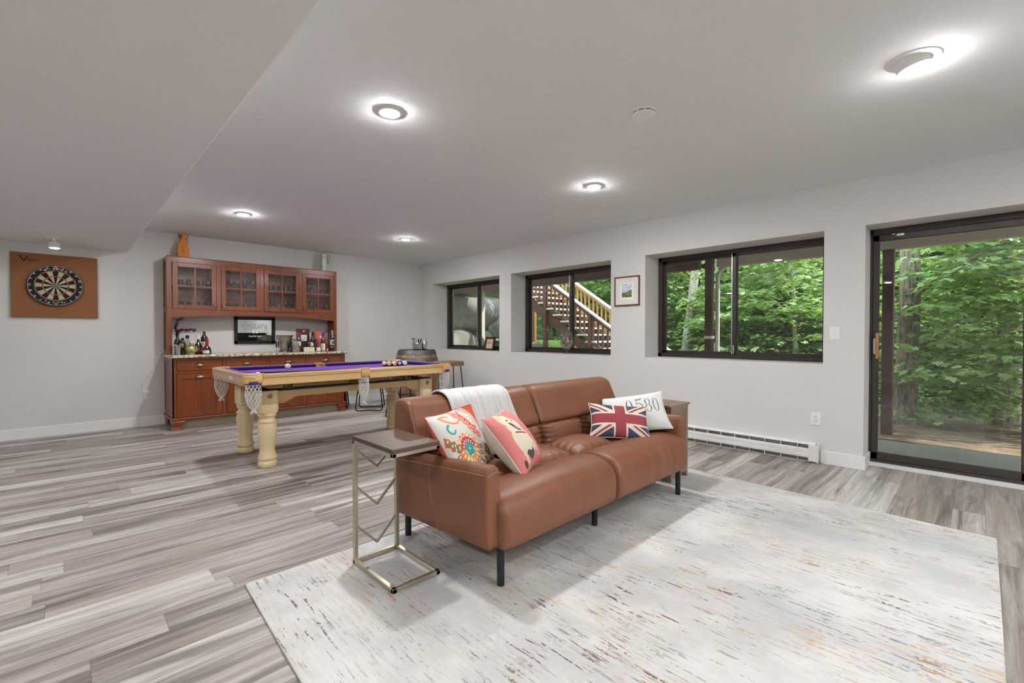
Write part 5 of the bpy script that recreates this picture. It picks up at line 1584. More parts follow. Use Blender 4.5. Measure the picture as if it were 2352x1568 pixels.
# ------------------------------------------------------------------ mirror sign on the wall behind the bottles
mx0, mx1, mz0, mz1 = 1.702, 2.230, 1.012, 1.392
t = thing('bar_mirror', 'black framed bar mirror with white lettering and two beer mugs', 'mirror', ((mx0 + mx1) / 2, YB, mz0))
b = MB(); w_ = .041
b.box((mx0, YB - .03, mz0), (mx1, YB - .001, mz0 + w_), .004); b.box((mx0, YB - .03, mz1 - w_), (mx1, YB - .001, mz1), .004); b.box((mx0, YB - .03, mz0), (mx0 + w_, YB - .001, mz1), .004); b.box((mx1 - w_, YB - .03, mz0), (mx1, YB - .001, mz1), .004)
b.build('frame', M['black'], t, smooth=False)
MB().box((mx0 + w_ - .004, YB - .014, mz0 + w_ - .004), (mx1 - w_ + .004, YB - .010, mz1 - w_ + .004)).build('mirror_glass', plain('mirror', '#cfd2d2', .01, 1.0, var=0), t, smooth=False)
b = MB(); mc, zc = (mx0 + mx1) / 2, (mz0 + mz1) / 2; Yl = YB - .0146
txt = "McMULLAN'S"
n_ = len(txt)
for k, ch in enumerate(txt):
    u = (k + .5) / n_ * 2 - 1; th = -u * .33
    hh = .068 * (.82 if ch == 'c' else 1) * (.3 if ch == "'" else 1)
    cxk, czk = mc + u * .158, zc + .035 + .028 * (1 - u * u) + (.03 if ch == "'" else 0) - (.006 if ch == 'c' else 0)
    text_mb(b, ch, lambda x, y, th=th, a_=cxk, c_=czk: (a_ + x * math.cos(th) - y * math.sin(th), Yl, c_ + x * math.sin(th) + y * math.cos(th)), hh, .028 if ch not in "'" else .008)
P2 = lambda dx, dz: (lambda x, y: (mc + dx + x, Yl, zc + dz + y))
text_mb(b, 'EST.', P2(-.075, -.018), .016, .038); text_mb(b, '2008', P2(.075, -.018), .016, .038)
text_mb(b, 'Chad Mile Tavern', P2(0, -.082), .026, .165, .3)
b.box((mc - .158, Yl, zc - .0195), (mc - .105, Yl + .0003, zc - .0165)); b.box((mc + .105, Yl, zc - .0195), (mc + .150, Yl + .0003, zc - .0165))
for sg in (-1, 1):
    c0 = (mc + sg * .021, zc - .018); ro_ = -sg * .22
    def RR(x, y, c0=c0, ro_=ro_): return (c0[0] + x * math.cos(ro_) - y * math.sin(ro_), Yl, c0[1] + x * math.sin(ro_) + y * math.cos(ro_))
    b.add([RR(*q_) for q_ in [(-.014, -.022), (.014, -.022), (.015, .02), (-.015, .02)]], [(0, 1, 2, 3)])
    A_ = arc(sg * .019, -.002, .013, -100, 100, 10) if sg > 0 else arc(-.019, -.002, .013, 80, 280, 10)
    B_ = arc(sg * .019, -.002, .008, -100, 100, 10) if sg > 0 else arc(-.019, -.002, .008, 80, 280, 10)
    for i in range(10): b.add([RR(*A_[i]), RR(*A_[i + 1]), RR(*B_[i + 1]), RR(*B_[i])], [(0, 1, 2, 3)])
b.build('lettering', plain('white_lettering', '#f2f2f2', .6), t, smooth=False, fix=False)

# ------------------------------------------------------------------ things on top of the hutch
HT = HZ + .008
t = thing('bottle_bag', 'orange bottle-shaped carrier bag on top of the hutch', 'bag', (1.100, 7.12, HT))
prof = [(-.058, 0), (.060, 0), (.062, .10), (.060, .125), (.040, .20), (.026, .245), (.022, .262), (.022, .305), (-.018, .308), (-.022, .262), (-.026, .24), (-.044, .19), (-.066, .125), (-.064, .08)]
b = MB(); b.prism([(1.100 + u, HT + v) for u, v in prof], 7.085, 7.155, 'Y')
b.build('bag', plain('orange_neoprene', '#d98420', .6, bump=.1), t, smooth=False, edge=.012)
cvb = Canvas(90, 130, '#d98420'); cvb.ell(.45, .62, .10, .08, '#6a3a0c'); cvb.ell(.45, .62, .07, .055, '#d07a1c'); cvb.line([(.45, .52), (.45, .72)], .02, '#6a3a0c'); cvb.line([(.36, .62), (.54, .62)], .02, '#6a3a0c')
cvb.line([(.10, .40), (.35, .42), (.6, .41), (.80, .38)], .025, '#3a2208'); cvb.rect(.25, .14, .58, .17, '#a85c10'); cvb.rect(.3, .84, .56, .93, '#a85c10'); cvb.rect(.2, .77, .7, .785, '#a85c10')
b, c_ = cvb.sheet(lambda u, v: (1.100 - .050 + .100 * u, 7.0845, HT + .012 + .125 * v)); b.build('front_print', M['paper_print'], t, colors=c_, smooth=False)
b = MB(); b.tube(catmull([(1.118, 7.10, HT + .30), (1.140, 7.10, HT + .295), (1.148, 7.10, HT + .275), (1.138, 7.10, HT + .25), (1.120, 7.10, HT + .245)]), .007, 8); b.build('folded_top', plain('orange_flap', '#c06a18', .6), t)
b = MB(); b.obox((1.066, 7.10, HT + .275), (.9, 0, .44), (0, 1, 0), (-.44, 0, .9), .016, .02, .022); b.build('tab', plain('brown_tab', '#6a4a3c', .6), t, smooth=False)
MB().tube(catmull([(1.125, 7.10, HT + .243), (1.145, 7.10, HT + .225), (1.147, 7.10, HT + .195), (1.143, 7.10, HT + .18)]), .0025, 6).build('cord', M['dark'], t)
t = thing('gift_tin', 'white gift tube with black doodles and a green ribbon on the hutch', 'gift tube', (2.890, 7.12, HT))
cvb = Canvas(150, 110, '#e2e3e0')
for k in range(260):
    r_ = random.Random(k); x, y = r_.random(), r_.random(); a_ = r_.random() * 6.3; L = .012 + .03 * r_.random()
    cvb.line([(x, y), (x + L * math.cos(a_) * .6, y + L * math.sin(a_)), (x + L * math.cos(a_ + .9), y + L * math.sin(a_ + .9) * 1.3)], .010, '#2c2e2c')
b, c_ = cvb.sheet(lambda u, v: (2.890 + .044 * math.cos(2 * PI * u), 7.12 + .044 * math.sin(2 * PI * u), HT + .262 * v))
b.build('tube_wall', M['paper_print'], t, colors=c_, angle=180)
MB().lathe([(.0455, .255), (.0455, .268), (.0001, .270)], 32, (2.890, 7.12, HT)).build('lid', M['white'], t)
GRN = plain('green_ribbon', '#4f9a46', .5)
for P in ([(2.848, 7.09, HT + .01), (2.843, 7.08, HT + .15), (2.848, 7.085, HT + .262), (2.87, 7.085, HT + .275), (2.91, 7.08, HT + .272)], [(2.915, 7.08, HT + .272), (2.955, 7.07, HT + .255), (2.960, 7.07, HT + .18), (2.945, 7.07, HT + .12), (2.935, 7.07, HT + .13), (2.935, 7.072, HT + .24)]):
    MB().tube(catmull(P), .005, 6).build('ribbon', GRN, t)
# ------------------------------------------------------------------ dartboard wall
dx0, dx1, dz0, dz1 = -.400, .292, 1.333, 2.035
DF = YB - .030
t = thing('backboard', 'square brown cork dartboard backboard with VIPER lettering', 'backboard', ((dx0 + dx1) / 2, YB, dz0))
MB().box((dx0, DF, dz0), (dx1, YB - .006, dz1), .002).build('cork_panel', plain('brown_cork', '#8e5e3c', .9, var=.10, scale=7, bump=.25, bscale=300), t, smooth=False)
b = MB()
P3 = lambda cx, cz: (lambda x, y: (cx + x, DF - .0006, cz + y))
text_mb(b, 'V', P3(-.300, 1.968), .062, .075); text_mb(b, 'iper', P3(-.222, 1.955), .046, .095)
for q_ in ((-.05, 1.385, .035), (.01, 1.383, .02)): b.box((q_[0], DF - .0006, q_[1]), (q_[0] + q_[2], DF - .0003, q_[1] + .0025))
b.build('lettering', plain('burnt_lettering', '#2e130a', .8), t, smooth=False, fix=False)
bc = (-.057, 1.688); R0 = .2255; BF = DF - .036
board = thing('dartboard', 'round bristle dartboard with red and green rings on the cork backboard', 'dartboard', (bc[0], DF, bc[1] - R0))
MB().lathe([(R0 - .004, 0), (R0, .004), (R0, .032), (R0 - .004, .0345)], 96, (bc[0], DF - .001, bc[1]), 'Y').build('rim', M['dark'], board)
n_ = 460; cv = Canvas(n_, n_, '#111111')
X_, Y_ = (cv.X - .5) * 2 * R0, (cv.Y - .5) * 2 * R0
rr_ = np.hypot(X_, Y_); an = (np.degrees(np.arctan2(X_, Y_)) + 9) % 360; sec = (an // 18).astype(int)
CRM, RDD, GRD, BKD = lin('#b7a88a'), lin('#d0474a'), lin('#1f7a3f'), lin('#0f0f0f')
ev = (sec % 2 == 0)
SCL = R0 / .2255
def ring(a, c, c1, c2):
    m = (rr_ >= a * SCL) & (rr_ < c * SCL); cv.a[m & ev] = c1; cv.a[m & ~ev] = c2
ring(0, .170, BKD, CRM); ring(.160, .170, RDD, GRD); ring(.099, .107, RDD, GRD)
cv.a[rr_ < .0159] = GRD; cv.a[rr_ < .0064] = RDD
cv.a[np.abs(rr_ - .2175) < .0016] = lin('#cfd3d6')
NUM = [20, 1, 18, 4, 13, 6, 10, 15, 2, 17, 3, 19, 7, 16, 8, 11, 14, 9, 12, 5]
for k, nn in enumerate(NUM):
    a_ = math.radians(18 * k); up_ = math.cos(a_) > -.2
    cv.text(str(nn), .5 + .203 * math.sin(a_) / (2 * R0), .5 + .203 * math.cos(a_) / (2 * R0), .045, '#dfe3e6', -a_ if up_ else PI - a_)
for k, ch in enumerate('winmau'):
    a_ = math.radians(-25 + 10 * k + (2 if k > 1 else 0)); cv.text(ch, .5 + .187 * math.sin(a_) / (2 * R0), .5 + .187 * math.cos(a_) / (2 * R0), .048, '#ead6cb', -a_)
for k, ch in enumerate('BLADE6'):
    a_ = math.radians(205 - 10 * k); cv.text(ch, .5 + .187 * math.sin(a_) / (2 * R0), .5 + .187 * math.cos(a_) / (2 * R0), .040, '#d9d5cf' if k < 5 else '#d0303a', PI - a_)
b = MB(); cols = []
NR, NA = 120, 320
for j in range(NR + 1):
    for i in range(NA):
        r_ = (R0 - .004) * j / NR; a_ = 2 * PI * i / NA
        x, z = r_ * math.cos(a_), r_ * math.sin(a_)
        b.v.append((bc[0] + x, BF, bc[1] + z)); cols.append(cv.at(.5 + x / (2 * R0), .5 + z / (2 * R0)))
for j in range(NR):
    for i in range(NA):
        l = (i + 1) % NA; b.f.append((j * NA + i, j * NA + l, (j + 1) * NA + l, (j + 1) * NA + i)); b.fm.append(0)
b.build('bristle_face', painted('sisal_print', .85), board, smooth=False, colors=np.array(cols, np.float32))
b = MB()
for k in range(20):
    a_ = math.radians(18 * k + 9); b.tube([(bc[0] + .016 * math.sin(a_), BF - .0008, bc[1] + .016 * math.cos(a_)), (bc[0] + .17 * math.sin(a_), BF - .0008, bc[1] + .17 * math.cos(a_))], .0005, 4)
for r_ in (.16, .17, .099, .107):
    b.tube([(bc[0] + r_ * math.cos(2 * PI * i / 80), BF - .0008, bc[1] + r_ * math.sin(2 * PI * i / 80)) for i in range(80)], .0005, 4, closed=True)
b.build('wire_spider', M['steel'], board, smooth=False)
def dart(x, z, label, col, dz):
    t = thing('dart', label, 'dart', (x, BF, z), 'darts in the dartboard')
    d = Vector((.05, -1, dz)).normalized(); o = Vector((x, BF + .006, z))
    MB().tube([o, o + d * .03], [.0006, .0011], 6).build('point', M['steel'], t)
    MB().tube([o + d * .03, o + d * .034, o + d * .078, o + d * .082], [.002, .0035, .0035, .0025], 10).build('barrel', plain('dart_barrel', '#4a4640', .3, .9), t)
    MB().tube([o + d * .082, o + d * .13], .0022, 8).build('shaft', M['dark'], t)
    s_ = d.cross(Vector((0, 0, 1))).normalized(); u_ = s_.cross(d)
    b = MB()
    for w_ in (s_, u_):
        for sg in (1, -1):
            p_ = o + d * .122
            b.add([p_, p_ + w_ * sg * .019 + d * .012, p_ + w_ * sg * .019 + d * .030, p_ + d * .036], [(0, 1, 2, 3)])
    b.build('flight', plain('dart_flight', col, .6), t, smooth=False)
dart(-.030, 1.868, 'dart with an orange flight stuck high in the board', '#c0601e', .10)
dart(.012, 1.792, 'dart with a black flight stuck upper right of the bullseye', '#1c1a18', -.04)
dart(-.055, 1.815, 'dart with a dark flight stuck straight above the bullseye', '#2c2420', .16)

# ------------------------------------------------------------------ wine barrel in the corner
def barrel_material():
    s = N('barrel_oak'); a = s.n('ShaderNodeAttribute', attribute_name='Print')
    g = s.noise(s.mapp(s.pos(), (1, 1, .08)), 55, 4, .6); st = s.ramp(s.noise(s.pos(), 9, 4, .65), (.5, 0.0), (.68, 1.0))
    c = s.mix(s.math('MULTIPLY', g, .6), a.outputs['Color'], lin('#6a4a34')); c = s.mix(s.math('MULTIPLY', st, .35), c, lin('#4a3324'))
    s.set(Base_Color=c, Roughness=.7); s.bump(g, .3, .004); return s.m
BX, BY, BH = 3.845, 5.985, .905
bar = thing('wine_barrel', 'oak wine barrel with grey hoops standing in the far corner', 'barrel', (BX, BY, 0))
def rad(h): return .272 + .072 * (1 - ((h / BH - .5) / .5) ** 2) ** .9 if True else 0
NS = 26; b = MB(); cols = []; rr = random.Random(5)
nz = 24
for k in range(NS):
    a0, a1 = 2 * PI * k / NS + .004, 2 * PI * (k + 1) / NS - .004
    base_ = lin(rr.choice(['#b08a66', '#a57d58', '#bb9672', '#9a7350', '#c09c78']))
    for j in range(nz + 1):
        h = BH * j / nz; r_ = rad(h)
        for m_ in range(4):
            a_ = lerp(a0, a1, m_ / 3); q_ = r_ - (.003 if m_ in (0, 3) else 0)
            b.v.append((BX + q_ * math.cos(a_), BY + q_ * math.sin(a_), h + .0005)); cols.append(base_)
W4 = NS * 4
vs = []; order_ = []
# weave the stave columns into one continuous skin
for j in range(nz + 1):
    for k in range(NS):
        for m_ in range(4): order_.append(k * (nz + 1) * 4 + j * 4 + m_)
b.v = [b.v[i] for i in order_]; cols = [cols[i] for i in order_]
for j in range(nz):
    for i in range(W4):
        l = (i + 1) % W4; b.f.append((j * W4 + i, j * W4 + l, (j + 1) * W4 + l, (j + 1) * W4 + i)); b.fm.append(0)
b.f.append(tuple(reversed(range(W4)))); b.fm.append(0)
b.build('staves', barrel_material(), bar, colors=np.array(cols, np.float32), angle=30)
MB().lathe([(.266, BH - .03), (.0001, BH - .03)], 48, (BX, BY, 0)).build('barrel_head', wood('barrel_lid', '#5a3a28', '#71492f', 'X', .5, 40, 10), bar, smooth=False)
M['hoop'] = plain('galvanised_hoop', '#6d7274', .45, .75, var=.12, scale=9)
for h0, h1 in ((.0, .045), (.10, .145), (.245, .285), (.62, .66), (.755, .80), (.845, .912)):
    b = MB(); b.lathe([(rad(h0) + .001, h0 + .001), (rad(h0) + .004, h0 + .001), (rad((h0 + h1) / 2) + .004, (h0 + h1) / 2), (rad(min(BH, h1)) + .004, h1), (rad(min(BH, h1)) - .004, h1)], 64, (BX, BY, 0), cap=False)
    b.build('hoop', M['hoop'], bar)
BT = BH - .03
def onbar(px_off, py_off): return BX + px_off, BY + py_off
ux, uy = .713, -.701       # sideways across the view
# glass bucket of bar tools
gx, gy = BX + ux * .035 - .10, BY + uy * .035 - .10
t = thing('tool_bucket', 'glass bucket full of bar tools on the wine barrel', 'bucket', (gx, gy, BT))
MB().lathe([(.0001, .001), (.055, .001), (.058, .01), (.078, .135), (.075, .135), (.055, .014), (.0001, .012)], 32, (gx, gy, BT), cap=False).build('bucket', M['glass'], t)
MB().lathe([(.0001, .014), (.056, .014), (.060, .048), (.0001, .048)], 24, (gx, gy, BT)).build('dark_filling', M['dark'], t)
MB().lathe([(.077, .128), (.080, .134), (.077, .139), (.074, .134)], 32, (gx, gy, BT)).build('rim', M['steel'], t)
b0 = Vector((gx, gy, BT + .05))
TO = [(-.05, 0, .20, 'tool_fork'), (-.03, .02, .21, 'tool_opener'), (-.005, 0, .245, 'bar_spoon'), (.025, .01, .205, 'tool_knife'), (.045, -.01, .205, 'tool_peeler')]
for k, (s_, d_, h, nm) in enumerate(TO):
    q_ = Vector((gx + ux * s_ * 1.3, gy + uy * s_ * 1.3 + d_, BT + h))
    o = thing('bar_tool', ['bar fork leaning left in the glass bucket', 'bottle opener beside the fork in the glass bucket', 'thin tall bar spoon standing in the glass bucket', 'dark handled bar knife in the glass bucket', 'dark handled peeler at the right of the glass bucket'][k], 'bar tool', (gx, gy, BT + .05), 'tools in the glass bucket')
    p_ = b0 + Vector((ux * s_ * .4, uy * s_ * .4, 0))
    MB().tube([p_, p_.lerp(q_, .6)], .003, 6).build('shaft', M['steel'], o)
    if k == 2: MB().tube([p_.lerp(q_, .6), q_], [.003, .0025], 6).build('twisted_stem', M['steel'], o)
    elif k < 2:
        b = MB(); e = p_.lerp(q_, .6); b.tube([e, q_], .004, 6); b.bar(q_ + Vector((-.014, .01, .0)), q_ + Vector((.014, -.014, .012 - .02 * k)), .008); b.build('head', M['black'], o)
    else: MB().tube([p_.lerp(q_, .55), p_.lerp(q_, .75), q_], [.006, .010, .008], 8).build('handle', M['black'], o)
sx_, sy_ = BX + ux * .135 - .07, BY + uy * .135 - .07
t = thing('cocktail_shaker', 'tall steel cocktail shaker on the wine barrel', 'shaker', (sx_, sy_, BT))
MB().lathe([(.0001, 0), (.030, 0), (.032, .005), (.042, .135), (.041, .140)], 32, (sx_, sy_, BT)).build('body', M['steel'], t)
MB().lathe([(.0415, .140), (.040, .155), (.026, .178), (.016, .186), (.0155, .192)], 32, (sx_, sy_, BT)).build('strainer_top', M['steel'], t)
MB().lathe([(.018, .190), (.017, .222), (.013, .228), (.0001, .229)], 24, (sx_, sy_, BT)).build('cap', M['steel'], t)

# ------------------------------------------------------------------ bar stools with wood seats and bent black legs
M['seatwood'] = wood('stool_seat_wood', '#7d5f49', '#9c7c62', 'X', .5, 40, 10)
def stool(cx, cy, rz, h, label):
    """two bent U-frames on the floor, joined by a foot rail, under a plank seat"""
    t = thing('bar_stool', label, 'stool', (0, 0, 0), 'bar stools around the barrel')
    b = MB(); b.box((-.21, -.155, h - .045), (.21, .155, h), .012, 2)
    b.build('seat', M['seatwood'], t, smooth=True, angle=40)
    for s_ in (-1, 1):
        P = [(-.13, s_ * .10, h - .045), (-.165, s_ * .155, .30), (-.19, s_ * .19, .07), (-.19, s_ * .195, .032), (-.165, s_ * .20, .012), (-.12, s_ * .20, .0095), (0, s_ * .185, .013), (.12, s_ * .20, .0095), (.165, s_ * .20, .012), (.19, s_ * .195, .032), (.19, s_ * .19, .07), (.165, s_ * .155, .30), (.13, s_ * .10, h - .045)]
        MB().tube(catmull(P, 4), .0085, 8).build('leg_frame', M['black'], t)
    for s_ in (-1, 1):
        MB().tube([(s_ * .173, -.162, .25), (s_ * .173, .162, .25)], .007, 8).build('foot_rail', M['black'], t)
    t.location = (cx, cy, 0); t.rotation_euler = (0, 0, rz)
    return t
stool(3.345, 6.50, math.radians(-33), .62, 'bar stool with bent black legs standing before the white baseboard')
stool(3.42, 5.62, math.radians(-60), .62, 'bar stool standing in front of the wine barrel, behind the pool table')
# the third one stands right of the barrel: thick plank seat on straight splayed rods
t = thing('bar_stool', 'bar stool with a thick plank seat on splayed black rods, right of the barrel', 'stool', (0, 0, 0), 'bar stools around the barrel')
h = .745
MB().box((-.20, -.15, h - .07), (.20, .15, h), .012, 2).build('seat', M['seatwood'], t, angle=40)
for a_, c_ in ((-1, -1), (-1, 1), (1, -1), (1, 1)):
    MB().tube([(a_ * .155, c_ * .11, h - .055), (a_ * .205, c_ * .17, .004)], .008, 8).build('leg', M['black'], t)
for c_ in (-1, 1):
    MB().tube([(-.19, c_ * .152, .22), (.19, c_ * .152, .22)], .007, 8).build('foot_rail', M['black'], t)
t.location = (4.10, 5.545, 0); t.rotation_euler = (0, 0, math.radians(-8))
# folded black tripod against the cabinet side
t = thing('folded_tripod', 'folded black tripod leaning beside the right end of the red cabinet', 'tripod', (3.12, 6.86, 0))
for k, (x, y) in enumerate(((3.075, 6.74), (3.105, 6.78), (3.145, 6.80))):
    top_ = Vector((3.075 + .012 * k, 6.93, .78 + .01 * k)); ft = Vector((x, y, .012))
    MB().tube([ft, ft.lerp(top_, .45), ft.lerp(top_, .46), top_], [.011, .011, .014, .014], 8).build('leg', M['black'], t)
    MB().tube([ft - Vector((0, 0, .008)), ft + (top_ - ft) * .05], .0125, 8).build('foot', M['steel'] if k == 2 else M['dark'], t)
MB().box((3.06, 6.905, .77), (3.115, 6.955, .87), .012).build('head', M['black'], t)

# ------------------------------------------------------------------ on the window sills
t = thing('framed_label', 'small framed wine label leaning on the first window sill', 'picture', (5.02, 5.66, ZS))
def leanpt(u, v, d=0.0):      # u across (towards -Y), v up the leaning face, d out of the face
    lean = math.radians(14); yaw = math.radians(8)
    c = Vector((4.985, 5.735, ZS + .002)); ax_ = Vector((math.sin(yaw), -math.cos(yaw), 0)); bk = Vector((math.cos(yaw), math.sin(yaw), 0))
    upv_ = Vector((0, 0, math.cos(lean))) + bk * math.sin(lean); nrm = Vector((0, 0, math.sin(lean))) - bk * math.cos(lean)
    return tuple(c + ax_ * u + upv_ * v + nrm * d)
fw_, fh_ = .205, .225
def lean_box(u0, u1, v0, v1, d0, d1):
    b = MB(); P = [leanpt(u, v, d) for d in (d0, d1) for v in (v0, v1) for u in (u0, u1)]
    return b.add(P, [(0, 1, 3, 2), (4, 6, 7, 5), (0, 4, 5, 1), (1, 5, 7, 3), (3, 7, 6, 2), (2, 6, 4, 0)])
def lean_frame(w_, d0, d1, ins=0.0):
    b = MB()
    for a in ((ins, fw_ - ins, ins, ins + w_), (ins, fw_ - ins, fh_ - ins - w_, fh_ - ins), (ins, ins + w_, ins, fh_ - ins), (fw_ - ins - w_, fw_ - ins, ins, fh_ - ins)):
        q_ = lean_box(*a, d0, d1); b.add(q_.v, q_.f)
    return b
lean_frame(.012, -.012, .014).build('frame', plain('dark_frame', '#2c2522', .4), t, smooth=False)
lean_frame(.020, -.008, .010, .012).build('inner_frame', M['mahog'], t, smooth=False)
lean_box(.01, fw_ - .01, .01, fh_ - .01, -.012, -.004).build('backing', M['dark'], t, smooth=False)
cv = Canvas(110, 130, '#d8cdb4'); cv.rect(0, 0, 1, .03, '#efe7d0'); cv.rect(0, .97, 1, 1, '#efe7d0')
for k, ch in enumerate('Cuvee de Lun'):
    if ch == ' ': continue
    u = (k + .5) / 12 * 2 - 1; cv.text(ch, .5 + u * .40, .80 - .09 * u * u, .075, '#4b4038', -u * .3)
r_ = random.Random(4)
for k in range(90):
    u = r_.uniform(-1, 1); y = .50 + .20 * (1 - u * u) * r_.random(); cv.ell(.5 + u * .33, y, .022, .018, r_.choice(['#7a5a3a', '#8d6f48', '#5c4330', '#a58a5c']))
cv.text('APPELLATION', .5, .38, .04, '#a58f70', width=.62); cv.text('RESERVE DOMAINE', .5, .24, .045, '#9a8568', width=.66); cv.text('1er CRU', .5, .15, .04, '#9a8568', width=.3); cv.text('PRODUCE OF FRANCE', .5, .93, .03, '#b09a7c', width=.5)
b, c_ = cv.sheet(lambda u, v: leanpt(lerp(.030, fw_ - .030, u), lerp(.030, fh_ - .030, v), -.002)); b.build('label_print', M['print'], t, colors=c_, smooth=False)
# footed glass hurricane of shells
vx, vy = 4.965, 3.965
t = thing('glass_vase', 'footed glass vase of seashells on the second window sill', 'vase', (vx, vy, ZS))
VP = [(.0001, .002), (.050, .002), (.052, .006), (.020, .014), (.012, .028), (.016, .045), (.045, .060), (.083, .095), (.097, .14), (.092, .19), (.074, .245), (.068, .275), (.076, .305), (.073, .305), (.064, .275), (.071, .245), (.088, .19), (.093, .14), (.079, .097), (.043, .064), (.0001, .056)]
MB().lathe(VP, 36, (vx, vy, ZS), cap=False).build('glass_body', M['glass'], t)
r_ = random.Random(21)
SH = [plain('shell_tan', '#c9a98c', .5, var=.2, scale=60), plain('shell_cream', '#e0cdb4', .5, var=.15, scale=60), plain('shell_rust', '#b98768', .5, var=.2, scale=60)]
k = 0
for lev, (z, R_, n_) in enumerate(((.085, .028, 4), (.112, .052, 7), (.145, .060, 8), (.178, .058, 7), (.210, .045, 5), (.240, .022, 3), (.268, .006, 1))):
    for i in range(n_):
        a_ = 2 * PI * i / n_ + lev * .7; k += 1
        s_ = r_.uniform(.020, .026); e = Vector((r_.uniform(-1, 1), r_.uniform(-1, 1), r_.uniform(-1, 1))).normalized()
        q_ = e.to_track_quat('Z', 'Y').to_matrix(); b = MB(); b.ball((0, 0, 0), 1, 12, 8)
        out = []
        for v in b.v:
            w_ = Vector(v); ridge = 1 + .05 * math.sin(9 * math.atan2(w_.x, w_.z + 1e-6))
            out.append(tuple(q_ @ Vector((w_.x * s_ * 1.05 * ridge * (1 - .35 * w_.z), w_.y * s_ * .62, w_.z * s_ * 1.2)) + Vector((vx + R_ * math.cos(a_), vy + R_ * math.sin(a_), ZS + z))))
        b.v = out
        o = b.build('seashell', SH[k % 3], None, angle=180, org=(vx + R_ * math.cos(a_), vy + R_ * math.sin(a_), ZS + z))
        tag(o, 'small ribbed seashell among many inside the glass vase', 'seashell', 'seashells in the glass vase')
# ------------------------------------------------------------------ outside: porch, stair, rocks, trees
M['porchwood'] = wood('stained_porch_wood', '#4a3227', '#5f4234', 'Y', .6, 30, 12)
M['porchbeige'] = plain('beige_porch_paint', '#c4bdb1', .6, var=.04)  # beige paint, raised to carry the room's reflection in the glass
M['deck_ceil'] = plain('porch_ceiling', '#b5ada0', .7, var=.05)
M['concrete'] = plain('patio_concrete', '#8d8d86', .8, var=.18, scale=2.5, bump=.2, bscale=60)
struct(MB().box((XO, -6, -.15), (6.55, 16, -.03)).build('patio', M['concrete'], smooth=False), 'concrete patio slab outside the glass door')
XB = 7.8
struct(MB().box((XO, -6, 2.46), (XB + .3, 16, 2.6)).build('porch_ceiling', M['deck_ceil'], smooth=False), 'underside of the deck above the patio')
o = MB().box((XB + .3, 9.85, 2.46), (11.2, 16, 2.6)).build('deck_landing', M['porchwood'], smooth=False); tag(o, 'deck landing at the top of the outdoor stair', 'deck')  # added deck portion that keeps the rocks below in shade
o = MB().box((XB - .06, 3.35, 2.262), (XB + .09, 16, 2.46)).build('porch_beam', M['porchwood']); tag(o, 'dark brown porch beam seen through the two far windows', 'beam')
o = MB().box((XB - .06, -6, 2.262), (XB + .09, 3.03, 2.46)).build('porch_beam', M['porchbeige']); tag(o, 'beige porch beam outside the glass door and widest window', 'beam')
def post(x, y, z0, z1, w_, m_, label, bracket=None):
    t = thing('porch_post', label, 'post', (x, y, z0))
    MB().box((x - w_ / 2, y - w_ / 2, z0), (x + w_ / 2, y + w_ / 2, z1), .006).build('post', m_, t, smooth=False)
    if bracket: MB().box((x - w_ / 2 - .006, y - w_ / 2 - .006, bracket), (x + w_ / 2 + .006, y + w_ / 2 + .006, bracket + .05), .002).build('bracket', M['white'], t, smooth=False)
post(XB, 3.17, -.9, 2.46, .115, M['porchwood'], 'dark wooden porch post with a pale bracket seen through the widest window', 1.07)
post(XB, .82, -.9, 2.262, .12, plain('redbrown_post', '#4a2a24', .5, var=.1), 'dark red-brown porch post seen at the left of the glass door', None)
o = MB().tube(catmull([(XB + .02, 2.90, 2.25), (XB + .02, 2.98, 2.21), (XB + .02, 3.035, 2.12), (XB + .02, 3.04, 1.9), (XB + .02, 3.04, .4), (XB + .02, 3.04, -.7)]), .034, 10).build('downspout', M['white'])
tag(o, 'white downspout beside the dark porch post outside the widest window', 'downspout')

def ground_h(x, y):
    d = max(0, x - 6.55)
    h = -.05 - .06 * d - .10 * smooth01(d / 4) * 1.0
    g = smooth01((y - 6.2) / 3.2) * smooth01((x - 6.4) / 2.0)
    far = smooth01((x - 12) / 10)
    return h * (1 - g) + g * (.42 + .16 * max(0, min(3.0, y - 7.2))) * (1 - .2 * far)
def ground_material():
    s = N('woodland_ground'); p = s.pos(); sp = s.n('ShaderNodeSeparateXYZ'); s.L.new(p, sp.inputs[0])
    lit = s.ramp(s.noise(p, 3.0, 6, .7), (.35, lin('#4a3b2c')), (.55, lin('#7a6650')), (.72, lin('#93806a')))
    gr = s.ramp(s.noise(p, 7.0, 6, .7), (.35, lin('#42602a')), (.6, lin('#7fa04a')), (.75, lin('#b4bf7c')))
    m_ = s.ramp(s.math('MULTIPLY_ADD', s.noise(p, 1.2, 3), 1.6, s.math('MULTIPLY', sp.outputs[1], .5)), (.0, 0.0), (1, 1.0))
    f = s.ramp(s.math('MULTIPLY_ADD', sp.outputs[1], .35, s.math('MULTIPLY_ADD', s.noise(p, 1.5, 3), .8, -2.45)), (0.0, 0.0), (.5, 1.0))
    s.set(Base_Color=s.mix(f, lit, gr), Roughness=.95); s.bump(s.noise(p, 14, 5, .7), .7, .05)
    return s.m
b = MB(); b.grid(lambda u, v: ((lambda x, y: (x, y, ground_h(x, y) + .05 * math.sin(x * 2.3) * math.sin(y * 1.7)))(6.5 + 34 * u ** 1.6, -16 + 48 * v)), 70, 110)
struct(b.build('ground', ground_material(), angle=180), 'woodland ground falling away from the patio, grassy by the stair')
